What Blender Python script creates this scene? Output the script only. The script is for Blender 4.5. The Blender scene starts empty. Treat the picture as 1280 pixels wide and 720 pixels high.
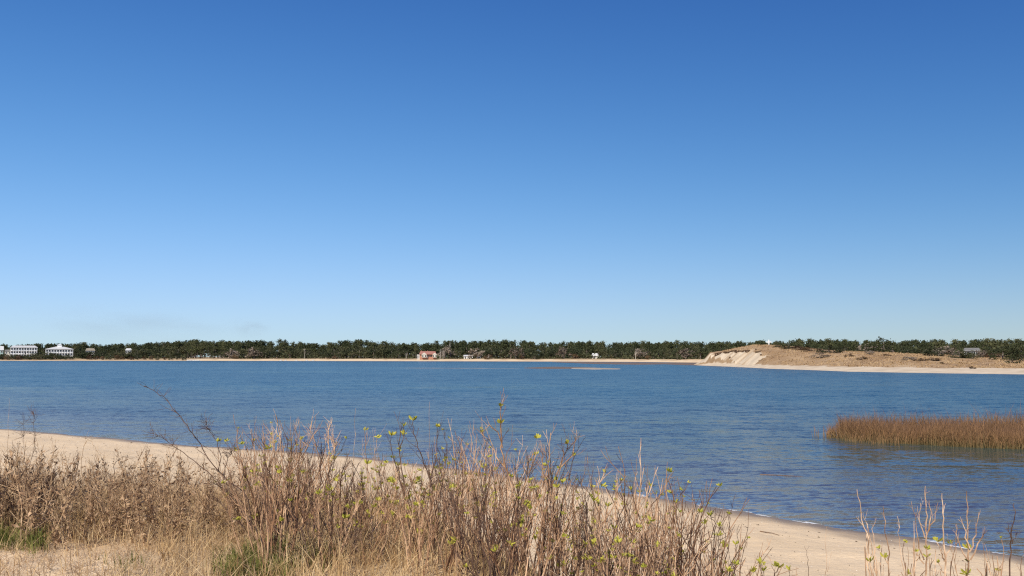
import bpy, math, random
import numpy as np
from mathutils import Vector, Matrix

R = math.radians
rng = np.random.default_rng(7)
random.seed(7)
scene = bpy.context.scene
col = scene.collection

# ------------------------------------------------------------------ camera
CAM_H = 3.5                      # eye height above the water
FOCAL_PX = 1179.0                # focal length for a 1280 px wide picture
PITCH = math.atan(86 / FOCAL_PX)
cam_data = bpy.data.cameras.new("camera")
cam_data.sensor_width = 36.0
cam_data.lens = 36.0 * FOCAL_PX / 1280.0
cam_data.clip_start = 0.1
cam_data.clip_end = 20000
cam = bpy.data.objects.new("camera", cam_data)
cam.location = (0, 0, CAM_H)
cam.rotation_euler = (math.pi / 2 + PITCH, 0, 0)
col.objects.link(cam)
scene.camera = cam

# ------------------------------------------------------------------ sky and sun
SUN_EL, SUN_AZ = 41.0, -152.0    # azimuth clockwise from +Y: behind and left of the camera
world = bpy.data.worlds.new("World")
scene.world = world
world.use_nodes = True
wn = world.node_tree.nodes
wl = world.node_tree.links
bg = wn["Background"]
sky = wn.new("ShaderNodeTexSky")
sky.sky_type = 'NISHITA'
sky.sun_disc = False
sky.sun_elevation = R(SUN_EL)
sky.sun_rotation = R(-SUN_AZ)
sky.altitude = 0
sky.air_density = 1.0
sky.dust_density = 0.0
sky.ozone_density = 10.0
# one colour grade over the whole sky (the photograph's deep, cool blue)
sepc = wn.new("ShaderNodeSeparateColor"); comb = wn.new("ShaderNodeCombineColor")
wl.new(sky.outputs[0], sepc.inputs[0])
for ch, gam, gain, knee in ((0, 1.92, 0.70, 0.11), (1, 1.66, 0.645, 0.062), (2, 1.0, 1.15, 0.017)):
    pw = wn.new("ShaderNodeMath"); pw.operation = 'POWER'; wl.new(sepc.outputs[ch], pw.inputs[0]); pw.inputs[1].default_value = gam
    ml = wn.new("ShaderNodeMath"); ml.operation = 'MULTIPLY'; wl.new(pw.outputs[0], ml.inputs[0]); ml.inputs[1].default_value = gain
    kn = wn.new("ShaderNodeMath"); kn.operation = 'MULTIPLY_ADD'; wl.new(pw.outputs[0], kn.inputs[0]); kn.inputs[1].default_value = knee; kn.inputs[2].default_value = 1.0
    dv = wn.new("ShaderNodeMath"); dv.operation = 'DIVIDE'; wl.new(ml.outputs[0], dv.inputs[0]); wl.new(kn.outputs[0], dv.inputs[1])
    wl.new(dv.outputs[0], comb.inputs[ch])
wl.new(comb.outputs[0], bg.inputs[0])
bg.inputs[1].default_value = 0.09
sun_data = bpy.data.lights.new("sun", 'SUN')
sun_data.energy = 4.9
sun_data.angle = R(0.53)
sun_data.color = (1.0, 0.925, 0.81)
sun = bpy.data.objects.new("sun", sun_data)
sd = Vector((math.sin(R(SUN_AZ)) * math.cos(R(SUN_EL)), math.cos(R(SUN_AZ)) * math.cos(R(SUN_EL)), math.sin(R(SUN_EL))))
sun.rotation_euler = sd.to_track_quat('Z', 'Y').to_euler()
sun.location = sd * 50
col.objects.link(sun)
scene.view_settings.view_transform = 'Standard'
scene.view_settings.look = 'None'
scene.view_settings.exposure = 0.2
scene.view_settings.gamma = 1.0
scene.cycles.use_denoising = False
scene.cycles.filter_width = 1.2

# ------------------------------------------------------------------ measuring helpers
def ray(px, py):
    """direction of a sight line from the viewpoint (1280x720 frame), scaled to Y = 1 on the ground plane"""
    x = (px - 640) / FOCAL_PX
    y = (360 - py) / FOCAL_PX
    d = Vector((x, math.cos(PITCH) - y * math.sin(PITCH), math.sin(PITCH) + y * math.cos(PITCH)))
    return d / d.y

def pt(px, py, Y):
    d = ray(px, py)
    return Vector((d.x * Y, Y, CAM_H + d.z * Y))

def on_level(px, py, z=0.0):
    d = ray(px, py)
    Y = (z - CAM_H) / d.z
    return Vector((d.x * Y, Y, z))

# ------------------------------------------------------------------ numeric noise
def _hash(ix, iy, seed):
    h = (ix.astype(np.int64) * 374761393 + iy.astype(np.int64) * 668265263 + seed * 1442695041) & 0xffffffff
    h = ((h ^ (h >> 13)) * 1274126177) & 0xffffffff
    return ((h ^ (h >> 16)) & 0xffff) / 65535.0

def noise2(x, y, seed=0):
    x = np.asarray(x, float); y = np.asarray(y, float)
    ix = np.floor(x); iy = np.floor(y)
    fx = x - ix; fy = y - iy
    fx = fx * fx * (3 - 2 * fx); fy = fy * fy * (3 - 2 * fy)
    a = _hash(ix, iy, seed); b = _hash(ix + 1, iy, seed)
    c = _hash(ix, iy + 1, seed); d = _hash(ix + 1, iy + 1, seed)
    return (a + (b - a) * fx) * (1 - fy) + (c + (d - c) * fx) * fy - 0.5

def fbm(x, y, seed=0, octaves=4):
    v = 0; a = 1.0
    for k in range(octaves):
        v = v + a * noise2(x * 2 ** k, y * 2 ** k, seed + k)
        a *= 0.5
    return v

# ------------------------------------------------------------------ object helpers
def tag(o, label=None, cat=None, group=None, kind=None):
    if label: o['label'] = label
    if cat: o['category'] = cat
    if group: o['group'] = group
    if kind: o['kind'] = kind
    return o

def link(o, parent=None):
    col.objects.link(o)
    if parent is not None: o.parent = parent
    return o

def empty(name, loc, rz=0.0, scale=(1, 1, 1)):
    o = bpy.data.objects.new(name, None)
    o.empty_display_size = 0.3
    o.location = loc; o.rotation_euler = (0, 0, rz); o.scale = scale
    return link(o)

def copy_tree(o, parent=None):
    c = o.copy(); link(c, parent)
    for ch in CHILDREN.get(o.name, []):
        copy_tree(ch, c)
    return c

CHILDREN = {}
def part(name, mesh, parent, label=None, kind=None):
    o = bpy.data.objects.new(name, mesh)
    link(o, parent)
    CHILDREN.setdefault(parent.name, []).append(o)
    if label: o['label'] = label
    if kind: o['kind'] = kind
    return o

class MB:
    """collects vertices and faces (quads or triangles) with an optional value per vertex"""
    def __init__(self):
        self.v = []; self.f4 = []; self.f3 = []; self.n = 0; self.a = []
    def add(self, v, f4=None, f3=None, a=None):
        v = np.asarray(v, np.float32).reshape(-1, 3)
        if f4 is not None and len(f4): self.f4.append(np.asarray(f4, np.int64).reshape(-1, 4) + self.n)
        if f3 is not None and len(f3): self.f3.append(np.asarray(f3, np.int64).reshape(-1, 3) + self.n)
        self.v.append(v); self.n += len(v)
        self.a.append(np.zeros(len(v), np.float32) if a is None else np.broadcast_to(np.asarray(a, np.float32), (len(v),)))
    def box(self, x0, x1, y0, y1, z0, z1):
        v = [(x0, y0, z0), (x1, y0, z0), (x1, y1, z0), (x0, y1, z0), (x0, y0, z1), (x1, y0, z1), (x1, y1, z1), (x0, y1, z1)]
        self.add(v, [(0, 3, 2, 1), (4, 5, 6, 7), (0, 1, 5, 4), (1, 2, 6, 5), (2, 3, 7, 6), (3, 0, 4, 7)])
    def tube(self, pts, r0, r1, sides=4, a0=0.0, a1=1.0, cap=True):
        p = np.asarray([tuple(q) for q in pts], float)
        n = len(p)
        t = np.gradient(p, axis=0)
        t /= np.linalg.norm(t, axis=1)[:, None] + 1e-9
        ref = np.array([0.0, 0.0, 1.0]) if abs(t[0, 2]) < 0.8 else np.array([1.0, 0.0, 0.0])
        u = np.cross(t, ref); u /= np.linalg.norm(u, axis=1)[:, None] + 1e-9
        w = np.cross(t, u)
        rr = np.linspace(0, 1, n)
        rad = r0 * (1 - rr) + r1 * rr
        ang = np.arange(sides) * 2 * math.pi / sides
        ring = (p[:, None, :] + rad[:, None, None] * (np.cos(ang)[None, :, None] * u[:, None, :] + np.sin(ang)[None, :, None] * w[:, None, :]))
        idx = np.arange(n * sides).reshape(n, sides)
        q = np.stack([idx[:-1], np.roll(idx[:-1], -1, 1), np.roll(idx[1:], -1, 1), idx[1:]], -1).reshape(-1, 4)
        self.add(ring.reshape(-1, 3), q, a=np.repeat(a0 + (a1 - a0) * rr, sides))
    def mesh(self, name, mat, attr=None, smooth=False):
        me = bpy.data.meshes.new(name)
        v = np.concatenate(self.v) if self.v else np.zeros((0, 3), np.float32)
        f4 = np.concatenate(self.f4) if self.f4 else np.zeros((0, 4), np.int64)
        f3 = np.concatenate(self.f3) if self.f3 else np.zeros((0, 3), np.int64)
        me.vertices.add(len(v)); me.vertices.foreach_set('co', v.ravel())
        nl = f4.size + f3.size
        me.loops.add(nl)
        me.loops.foreach_set('vertex_index', np.concatenate([f4.ravel(), f3.ravel()]).astype(np.int32))
        me.polygons.add(len(f4) + len(f3))
        ls = np.concatenate([np.arange(len(f4)) * 4, f4.size + np.arange(len(f3)) * 3]).astype(np.int32)
        me.polygons.foreach_set('loop_start', ls)
        me.polygons.foreach_set('use_smooth', np.full(len(ls), bool(smooth)))
        if attr:
            at = me.attributes.new(attr, 'FLOAT', 'POINT')
            at.data.foreach_set('value', np.concatenate(self.a).astype(np.float32))
        me.update(calc_edges=True); me.validate()
        if mat is not None: me.materials.append(mat)
        return me

def grid_mesh(name, P, mat, attrs=None, smooth=True, wrap=False):
    n, m = P.shape[:2]
    mb = MB()
    idx = np.arange(n * m).reshape(n, m)
    if wrap:
        nx = np.roll(idx, -1, 1)
        q = np.stack([idx[:-1], nx[:-1], nx[1:], idx[1:]], -1).reshape(-1, 4)
    else:
        q = np.stack([idx[:-1, :-1], idx[:-1, 1:], idx[1:, 1:], idx[1:, :-1]], -1).reshape(-1, 4)
    mb.add(P.reshape(-1, 3), q)
    me = mb.mesh(name, mat, smooth=smooth)
    for k, val in (attrs or {}).items():
        at = me.attributes.new(k, 'FLOAT', 'POINT')
        at.data.foreach_set('value', np.ascontiguousarray(val, np.float32).ravel())
    return me

# ------------------------------------------------------------------ materials
def new_mat(name):
    m = bpy.data.materials.new(name); m.use_nodes = True
    nt = m.node_tree
    return m, nt.nodes, nt.links, nt.nodes['Principled BSDF']

def ramp(nodes, stops):
    r = nodes.new('ShaderNodeValToRGB')
    e = r.color_ramp.elements
    while len(e) < len(stops): e.new(0.5)
    for k, (p, c) in enumerate(stops):
        e[k].position = p; e[k].color = (*c, 1)
    return r

def noise_node(nodes, links, scale, detail=4, rough=0.55, coord='Object', vec_scale=None):
    tc = nodes.new('ShaderNodeTexCoord')
    n = nodes.new('ShaderNodeTexNoise')
    n.inputs['Scale'].default_value = scale
    n.inputs['Detail'].default_value = detail
    n.inputs['Roughness'].default_value = rough
    if coord == 'Position':
        g = nodes.new('ShaderNodeNewGeometry'); src = g.outputs['Position']
    else:
        src = tc.outputs[coord]
    if vec_scale:
        mp = nodes.new('ShaderNodeMapping'); mp.inputs['Scale'].default_value = vec_scale
        links.new(src, mp.inputs['Vector']); src = mp.outputs[0]
    links.new(src, n.inputs['Vector'])
    return n

def plain(name, stops, scale=3.0, rough=0.85, coord='Object', rnd=0.0, translucent=0.0, bump=0.0, vec_scale=None, spec=0.2):
    m, N, L, b = new_mat(name)
    n = noise_node(N, L, scale, coord=coord, vec_scale=vec_scale)
    r = ramp(N, stops)
    src = n.outputs['Fac']
    if rnd:
        oi = N.new('ShaderNodeObjectInfo')
        ma = N.new('ShaderNodeMath'); ma.operation = 'MULTIPLY_ADD'
        L.new(oi.outputs['Random'], ma.inputs[0]); ma.inputs[1].default_value = rnd; L.new(src, ma.inputs[2])
        sb = N.new('ShaderNodeMath'); sb.operation = 'SUBTRACT'; L.new(ma.outputs[0], sb.inputs[0]); sb.inputs[1].default_value = rnd / 2
        src = sb.outputs[0]
    L.new(src, r.inputs[0])
    L.new(r.outputs[0], b.inputs['Base Color'])
    b.inputs['Roughness'].default_value = rough
    b.inputs['Specular IOR Level'].default_value = spec
    if bump:
        bp = N.new('ShaderNodeBump'); bp.inputs['Strength'].default_value = bump; bp.inputs['Distance'].default_value = 0.02
        L.new(n.outputs['Fac'], bp.inputs['Height']); L.new(bp.outputs[0], b.inputs['Normal'])
    if translucent:
        t = N.new('ShaderNodeBsdfTranslucent'); L.new(r.outputs[0], t.inputs['Color'])
        mx = N.new('ShaderNodeMixShader'); mx.inputs[0].default_value = translucent
        L.new(b.outputs[0], mx.inputs[1]); L.new(t.outputs[0], mx.inputs[2])
        L.new(mx.outputs[0], N['Material Output'].inputs['Surface'])
    return m

M = {}
M['pine'] = plain('pine_needles', [(0.25, (0.036, 0.044, 0.018)), (0.5, (0.060, 0.068, 0.028)), (0.8, (0.098, 0.098, 0.044))], 0.35, rnd=0.5)
M['oak'] = plain('oak_leaves', [(0.25, (0.028, 0.034, 0.016)), (0.5, (0.048, 0.056, 0.025)), (0.8, (0.095, 0.088, 0.042))], 0.4, rnd=0.5)
M['brownbush'] = plain('winter_brown_foliage', [(0.25, (0.05, 0.028, 0.014)), (0.55, (0.10, 0.060, 0.030)), (0.8, (0.16, 0.105, 0.055))], 0.5, rnd=0.4)
M['greytwig'] = plain('bare_twig_haze', [(0.3, (0.11, 0.085, 0.065)), (0.7, (0.22, 0.18, 0.14))], 0.5, rnd=0.4)
M['bark'] = plain('grey_brown_bark', [(0.3, (0.12, 0.095, 0.08)), (0.7, (0.27, 0.22, 0.185))], 2.0)
M['deadwood'] = plain('bleached_dead_wood', [(0.3, (0.30, 0.27, 0.23)), (0.7, (0.50, 0.46, 0.40))], 2.0)
M['white'] = plain('white_paint', [(0.3, (0.70, 0.70, 0.68)), (0.7, (0.82, 0.82, 0.80))], 0.6, rough=0.6)
M['offwhite'] = plain('cream_siding', [(0.3, (0.45, 0.43, 0.37)), (0.7, (0.58, 0.55, 0.48))], 0.6, rough=0.7)
M['tan'] = plain('weathered_tan_siding', [(0.3, (0.22, 0.19, 0.14)), (0.7, (0.34, 0.29, 0.22))], 0.6)
M['teal'] = plain('pale_teal_siding', [(0.3, (0.28, 0.42, 0.40)), (0.7, (0.38, 0.52, 0.50))], 0.6)
M['glass'] = plain('dark_window_glass', [(0.3, (0.012, 0.014, 0.017)), (0.7, (0.03, 0.034, 0.04))], 1.0, rough=0.15, spec=0.5)
M['roofgrey'] = plain('grey_shingle_roof', [(0.3, (0.13, 0.13, 0.12)), (0.7, (0.21, 0.20, 0.19))], 1.5)
M['roofpale'] = plain('pale_metal_roof', [(0.3, (0.50, 0.50, 0.48)), (0.7, (0.64, 0.63, 0.60))], 0.8, rough=0.5)
M['roofred'] = plain('red_shingle_roof', [(0.3, (0.27, 0.115, 0.085)), (0.7, (0.39, 0.19, 0.15))], 1.2)
M['brick'] = plain('orange_red_brick', [(0.3, (0.30, 0.135, 0.085)), (0.7, (0.44, 0.23, 0.155))], 2.0)
M['stem'] = plain('woody_shrub_stem', [(0.2, (0.085, 0.040, 0.022)), (0.5, (0.32, 0.180, 0.100)), (0.8, (0.66, 0.44, 0.27))], 9.0, rnd=0.5, coord='Position', vec_scale=(1, 1, 0.35), rough=0.75)
M['darkstem'] = plain('dark_brown_twig', [(0.2, (0.050, 0.028, 0.018)), (0.6, (0.13, 0.078, 0.055)), (0.85, (0.24, 0.155, 0.11))], 14.0, coord='Position', rough=0.75)
M['palestem'] = plain('pale_grey_brown_twig', [(0.2, (0.15, 0.08, 0.045)), (0.5, (0.42, 0.27, 0.165)), (0.8, (0.70, 0.50, 0.33))], 10.0, rnd=0.35, coord='Position', rough=0.75)
M['bud'] = plain('yellow_green_young_leaf', [(0.25, (0.26, 0.28, 0.035)), (0.5, (0.50, 0.47, 0.070)), (0.8, (0.68, 0.58, 0.13))], 16.0, coord='Position', translucent=0.35, rough=0.5)
M['deadleaf'] = plain('curled_dead_leaf', [(0.3, (0.13, 0.070, 0.038)), (0.5, (0.37, 0.235, 0.135)), (0.7, (0.64, 0.46, 0.29))], 12.0, coord='Position', translucent=0.2)
M['weedstem'] = plain('dead_weed_stalk', [(0.3, (0.14, 0.080, 0.044)), (0.5, (0.42, 0.28, 0.16)), (0.7, (0.68, 0.50, 0.31))], 10.0, coord='Position')
M['seedhead'] = plain('dark_seed_head', [(0.3, (0.035, 0.022, 0.015)), (0.7, (0.09, 0.055, 0.035))], 20.0)
M['drygrass'] = plain('dry_straw_grass', [(0.33, (0.24, 0.14, 0.060)), (0.5, (0.55, 0.38, 0.19)), (0.66, (0.76, 0.58, 0.33))], 3.5, coord='Position', translucent=0.25)
M['greengrass'] = plain('green_grass_blades', [(0.25, (0.050, 0.062, 0.013)), (0.5, (0.155, 0.165, 0.040)), (0.72, (0.38, 0.33, 0.13))], 6.0, coord='Position', translucent=0.3)
M['foam'] = plain('white_foam', [(0.3, (0.6, 0.6, 0.58)), (0.7, (0.85, 0.85, 0.84))], 8.0)
M['debris'] = plain('dark_wrack', [(0.3, (0.05, 0.035, 0.02)), (0.7, (0.16, 0.11, 0.07))], 8.0, coord='Position')
M['shell'] = plain('pale_shell_fragment', [(0.3, (0.62, 0.56, 0.46)), (0.7, (0.82, 0.77, 0.68))], 8.0, coord='Position')
M['rock'] = plain('pale_rock', [(0.3, (0.30, 0.28, 0.25)), (0.7, (0.55, 0.53, 0.49))], 1.2)
M['driftwood'] = plain('brown_driftwood', [(0.3, (0.10, 0.060, 0.035)), (0.7, (0.22, 0.14, 0.085))], 10.0)

def sand_material():
    m, N, L, b = new_mat('beach_sand')
    big = noise_node(N, L, 0.35, 5, coord='Position')
    fine = noise_node(N, L, 22.0, 6, 0.7, coord='Position')
    dry = ramp(N, [(0.3, (0.62, 0.46, 0.275)), (0.55, (0.73, 0.555, 0.35)), (0.75, (0.82, 0.645, 0.43))])
    ad = N.new('ShaderNodeMath'); ad.operation = 'MULTIPLY_ADD'
    L.new(fine.outputs['Fac'], ad.inputs[0]); ad.inputs[1].default_value = 0.5
    hb = N.new('ShaderNodeMath'); hb.operation = 'MULTIPLY'; L.new(big.outputs['Fac'], hb.inputs[0]); hb.inputs[1].default_value = 0.5
    L.new(hb.outputs[0], ad.inputs[2]); L.new(ad.outputs[0], dry.inputs[0])
    # wet band beside the water: by height above the water, edge made uneven
    g = N.new('ShaderNodeNewGeometry'); sp = N.new('ShaderNodeSeparateXYZ'); L.new(g.outputs['Position'], sp.inputs[0])
    wob = noise_node(N, L, 0.8, 3, coord='Position')
    wz = N.new('ShaderNodeMath'); wz.operation = 'MULTIPLY_ADD'; L.new(wob.outputs['Fac'], wz.inputs[0]); wz.inputs[1].default_value = -0.06; L.new(sp.outputs['Z'], wz.inputs[2])
    mr = N.new('ShaderNodeMapRange'); mr.inputs['From Min'].default_value = -0.015; mr.inputs['From Max'].default_value = 0.045
    mr.inputs['To Min'].default_value = 1.0; mr.inputs['To Max'].default_value = 0.0
    L.new(wz.outputs[0], mr.inputs['Value'])
    mx = N.new('ShaderNodeMix'); mx.data_type = 'RGBA'
    L.new(mr.outputs[0], mx.inputs['Factor']); L.new(dry.outputs[0], mx.inputs['A']); mx.inputs['B'].default_value = (0.24, 0.175, 0.115, 1)
    # litter and thin straw cover where the attribute says so
    at = N.new('ShaderNodeAttribute'); at.attribute_name = 'cover'
    lit = noise_node(N, L, 30.0, 5, 0.8, coord='Position')
    lr = ramp(N, [(0.35, (0.20, 0.125, 0.065)), (0.5, (0.42, 0.29, 0.155)), (0.65, (0.58, 0.45, 0.28))])
    L.new(lit.outputs['Fac'], lr.inputs[0])
    mx2 = N.new('ShaderNodeMix'); mx2.data_type = 'RGBA'
    L.new(at.outputs['Fac'], mx2.inputs['Factor']); L.new(mx.outputs['Result'], mx2.inputs['A']); L.new(lr.outputs[0], mx2.inputs['B'])
    L.new(mx2.outputs['Result'], b.inputs['Base Color'])
    rr = N.new('ShaderNodeMapRange'); rr.inputs['To Min'].default_value = 0.9; rr.inputs['To Max'].default_value = 0.45
    L.new(mr.outputs[0], rr.inputs['Value']); L.new(rr.outputs[0], b.inputs['Roughness'])
    b.inputs['Specular IOR Level'].default_value = 0.25
    med = noise_node(N, L, 2.2, 5, 0.65, coord='Position')
    b1 = N.new('ShaderNodeBump'); b1.inputs['Strength'].default_value = 0.6; b1.inputs['Distance'].default_value = 0.012
    L.new(fine.outputs['Fac'], b1.inputs['Height'])
    b2 = N.new('ShaderNodeBump'); b2.inputs['Strength'].default_value = 0.5; b2.inputs["Distance"].default_value = 0.12
    L.new(med.outputs['Fac'], b2.inputs['Height']); L.new(b1.outputs[0], b2.inputs['Normal'])
    L.new(b2.outputs[0], b.inputs['Normal'])
    return m
M['sand'] = sand_material()

def far_ground_material(name, veg, sand):
    """'cover' 0 = sand, 1 = dry vegetation"""
    m, N, L, b = new_mat(name)
    at = N.new('ShaderNodeAttribute'); at.attribute_name = 'cover'
    n1 = noise_node(N, L, 0.12, 8, 0.72, coord='Position', vec_scale=(1, 0.5, 1))
    vr = ramp(N, veg); L.new(n1.outputs['Fac'], vr.inputs[0])
    n2 = noise_node(N, L, 0.25, 6, 0.6, coord='Position'); sr = ramp(N, sand); L.new(n2.outputs['Fac'], sr.inputs[0])
    mx = N.new('ShaderNodeMix'); mx.data_type = 'RGBA'
    L.new(at.outputs['Fac'], mx.inputs['Factor']); L.new(sr.outputs[0], mx.inputs['A']); L.new(vr.outputs[0], mx.inputs['B'])
    L.new(mx.outputs['Result'], b.inputs['Base Color'])
    b.inputs['Roughness'].default_value = 0.95; b.inputs['Specular IOR Level'].default_value = 0.1
    return m
M['dune'] = far_ground_material('dune_grass_and_sand',
    [(0.3, (0.24, 0.15, 0.080)), (0.5, (0.35, 0.235, 0.132)), (0.7, (0.46, 0.33, 0.195))],
    [(0.3, (0.46, 0.37, 0.26)), (0.7, (0.64, 0.53, 0.39))])
M['mud'] = plain('wet_brown_mud', [(0.3, (0.13, 0.085, 0.052)), (0.7, (0.22, 0.155, 0.10))], 0.3, coord='Position', rough=0.6)
M['bar'] = plain('pale_bar_sand', [(0.3, (0.27, 0.22, 0.16)), (0.7, (0.46, 0.39, 0.30))], 0.2, coord='Position')

def water_material():
    m, N, L, b = new_mat('water_surface')
    g = N.new('ShaderNodeNewGeometry')
    rip = N.new('ShaderNodeAttribute'); rip.attribute_name = 'ripple'
    # surface slopes straight from vector noise (keeps its slope spread at any distance)
    def slopes(scale, detail, sx, sy, amp, rot=0.0):
        mp = N.new('ShaderNodeMapping'); mp.inputs['Scale'].default_value = (sx, sy, 1); mp.inputs['Rotation'].default_value = (0, 0, rot)
        L.new(g.outputs['Position'], mp.inputs['Vector'])
        n = N.new('ShaderNodeTexNoise'); n.inputs['Scale'].default_value = scale; n.inputs['Detail'].default_value = detail; n.inputs['Roughness'].default_value = 0.6
        L.new(mp.outputs[0], n.inputs['Vector'])
        s = N.new('ShaderNodeVectorMath'); s.operation = 'SUBTRACT'; L.new(n.outputs['Color'], s.inputs[0]); s.inputs[1].default_value = (0.5, 0.5, 0.5)
        k = N.new('ShaderNodeVectorMath'); k.operation = 'MULTIPLY'; L.new(s.outputs[0], k.inputs[0]); k.inputs[1].default_value = (amp * 0.6, amp, 0)
        return k.outputs[0]
    a = slopes(WAVE[0][0], 3, 0.38, 1.25, WAVE[0][1], 0.12)
    c = slopes(WAVE[1][0], 3, 0.4, 1.2, WAVE[1][1], -0.15)
    big = slopes(0.9, 4, 0.30, 1.1, 0.9, 0.08)
    s0 = N.new('ShaderNodeVectorMath'); s0.operation = 'ADD'; L.new(a, s0.inputs[0]); L.new(big, s0.inputs[1])
    su = N.new('ShaderNodeVectorMath'); su.operation = 'ADD'; L.new(s0.outputs[0], su.inputs[0]); L.new(c, su.inputs[1])
    sc = N.new('ShaderNodeVectorMath'); sc.operation = 'SCALE'; L.new(su.outputs[0], sc.inputs[0]); L.new(rip.outputs['Fac'], sc.inputs['Scale'])
    nn = N.new('ShaderNodeVectorMath'); nn.operation = 'ADD'; L.new(sc.outputs[0], nn.inputs[0]); L.new(g.outputs['Normal'], nn.inputs[1])
    no = N.new('ShaderNodeVectorMath'); no.operation = 'NORMALIZE'; L.new(nn.outputs[0], no.inputs[0])
    # body of the water: turbid blue green, clear where it is thin
    dp = N.new('ShaderNodeAttribute'); dp.attribute_name = 'depth'
    br = ramp(N, [(0.0, WATER_SHALLOW), (0.25, WATER_MID), (1.0, WATER_DEEP)])
    mrd = N.new('ShaderNodeMapRange'); mrd.inputs['From Max'].default_value = 2.5; L.new(dp.outputs['Fac'], mrd.inputs['Value']); L.new(mrd.outputs[0], br.inputs[0])
    dif = N.new('ShaderNodeBsdfDiffuse'); L.new(br.outputs[0], dif.inputs['Color'])
    tr = N.new('ShaderNodeBsdfTransparent'); tr.inputs['Color'].default_value = (0.80, 0.86, 0.85, 1)
    ex = N.new('ShaderNodeMath'); ex.operation = 'MULTIPLY'; L.new(dp.outputs['Fac'], ex.inputs[0]); ex.inputs[1].default_value = -3.4
    e2 = N.new('ShaderNodeMath'); e2.operation = 'EXPONENT'; L.new(ex.outputs[0], e2.inputs[0])
    body = N.new('ShaderNodeMixShader'); L.new(e2.outputs[0], body.inputs[0]); L.new(dif.outputs[0], body.inputs[1]); L.new(tr.outputs[0], body.inputs[2])
    gl = N.new('ShaderNodeBsdfGlossy'); mrr = N.new('ShaderNodeMapRange'); mrr.inputs['From Min'].default_value = 0.3; mrr.inputs['From Max'].default_value = 0.95; mrr.inputs['To Min'].default_value = 0.07; mrr.inputs["To Max"].default_value = 0.20
    L.new(rip.outputs['Fac'], mrr.inputs['Value']); L.new(mrr.outputs[0], gl.inputs['Roughness']); L.new(no.outputs[0], gl.inputs['Normal'])
    gl.inputs['Color'].default_value = (1, 1, 1, 1)
    fr = N.new('ShaderNodeFresnel'); fr.inputs['IOR'].default_value = 1.333; L.new(no.outputs[0], fr.inputs['Normal'])
    fm = N.new('ShaderNodeMath'); fm.operation = 'MULTIPLY'; L.new(fr.outputs[0], fm.inputs[0]); fm.inputs[1].default_value = FRES
    fin = N.new('ShaderNodeMixShader'); L.new(fm.outputs[0], fin.inputs[0]); L.new(body.outputs[0], fin.inputs[1]); L.new(gl.outputs[0], fin.inputs[2])
    L.new(fin.outputs[0], N['Material Output'].inputs['Surface'])
    N.remove(b)
    return m
WAVE = [(4.6, 1.5), (15.0, 1.3)]
WATER_SHALLOW = (0.20, 0.165, 0.115)
WATER_MID = (0.058, 0.076, 0.060)
WATER_DEEP = (0.008, 0.060, 0.072)
FRES = 0.47
M['water'] = water_material()

# ------------------------------------------------------------------ shape of the land
SHORE_PX = [(0, 536), (120, 546), (240, 557), (340, 563), (440, 570), (540, 582), (640, 595), (730, 608), (800, 619), (862, 630), (950, 644), (1040, 659), (1160, 676), (1280, 694)]
shore = [on_level(x, y) for x, y in SHORE_PX]
shore_xy = np.array([(-3000, 160), (-600, 150), (-220, 118), (-110, 88), (-60, 68), (-38, 55)] + [(p.x, p.y) for p in shore] + [(13.5, 10.5), (19, 2.5), (27, -8), (60, -50), (300, -300), (3000, -2500)], float)

def shore_distance(X, Y):
    """signed distance to the near waterline, positive on the land side"""
    best = np.full(X.shape, 1e9); sgn = np.ones(X.shape)
    for (ax, ay), (bx, by) in zip(shore_xy[:-1], shore_xy[1:]):
        dx, dy = bx - ax, by - ay
        t = np.clip(((X - ax) * dx + (Y - ay) * dy) / (dx * dx + dy * dy), 0, 1)
        qx, qy = ax + t * dx, ay + t * dy
        d = np.hypot(X - qx, Y - qy)
        cr = dx * (Y - ay) - dy * (X - ax)
        m = d < best - 1e-9
        best = np.where(m, d, best); sgn = np.where(m, np.where(cr < 0, 1.0, -1.0), sgn)
    return best * sgn

FAR_PX = np.array([-400, 0, 240, 500, 700, 800, 880, 930, 1000, 1100, 1280, 1700], float)
FAR_D = np.array([900, 825, 825, 760, 700, 640, 560, 430, 350, 300, 260, 240], float)

def near_height(X, Y):
    s = shore_distance(X, Y)
    # the dune foot comes nearer the water on the left of the view
    foot = 8.2 + 1.6 * np.clip((X + 1.0) / 3.0, 0, 1)
    crest = 13.2 + 2.4 * np.clip((X + 1.0) / 3.0, 0, 1)
    back = 0.55 * np.clip(Y - 11.5, 0, 30) * np.clip(-X / 2, 0, 1)
    foot = foot + back; crest = crest + back
    u = np.clip((s - foot) / (crest - foot), 0, 1)
    beach = 0.062 * np.clip(s, 0, None) ** 1.0
    beach = np.minimum(beach, 0.62)
    dune = 1.9 - 0.62
    h = beach + dune * (u * u * (3 - 2 * u))
    h = h + 0.10 * fbm(X * 0.5, Y * 0.5, 3, 4) * np.clip(s / 4, 0, 1) + 0.03 * fbm(X * 2.2, Y * 2.2, 9, 3) * np.clip(s / 2, 0, 1)
    bed = -0.045 * np.clip(-s, 0, 60) - 0.03 * np.clip(-s, 0, 3)
    bed = bed + 0.03 * fbm(X * 0.35, Y * 0.35, 5, 3) * np.clip(-s / 3, 0, 1)
    wob = (0.022 * fbm(X * 0.8, Y * 0.8, 17, 3) + 0.010 * fbm(X * 3.3, Y * 3.3, 19, 2)) * np.exp(-(s / 1.2) ** 2)
    return np.where(s > 0, h, np.maximum(bed, -3.0)) + wob, s

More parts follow.
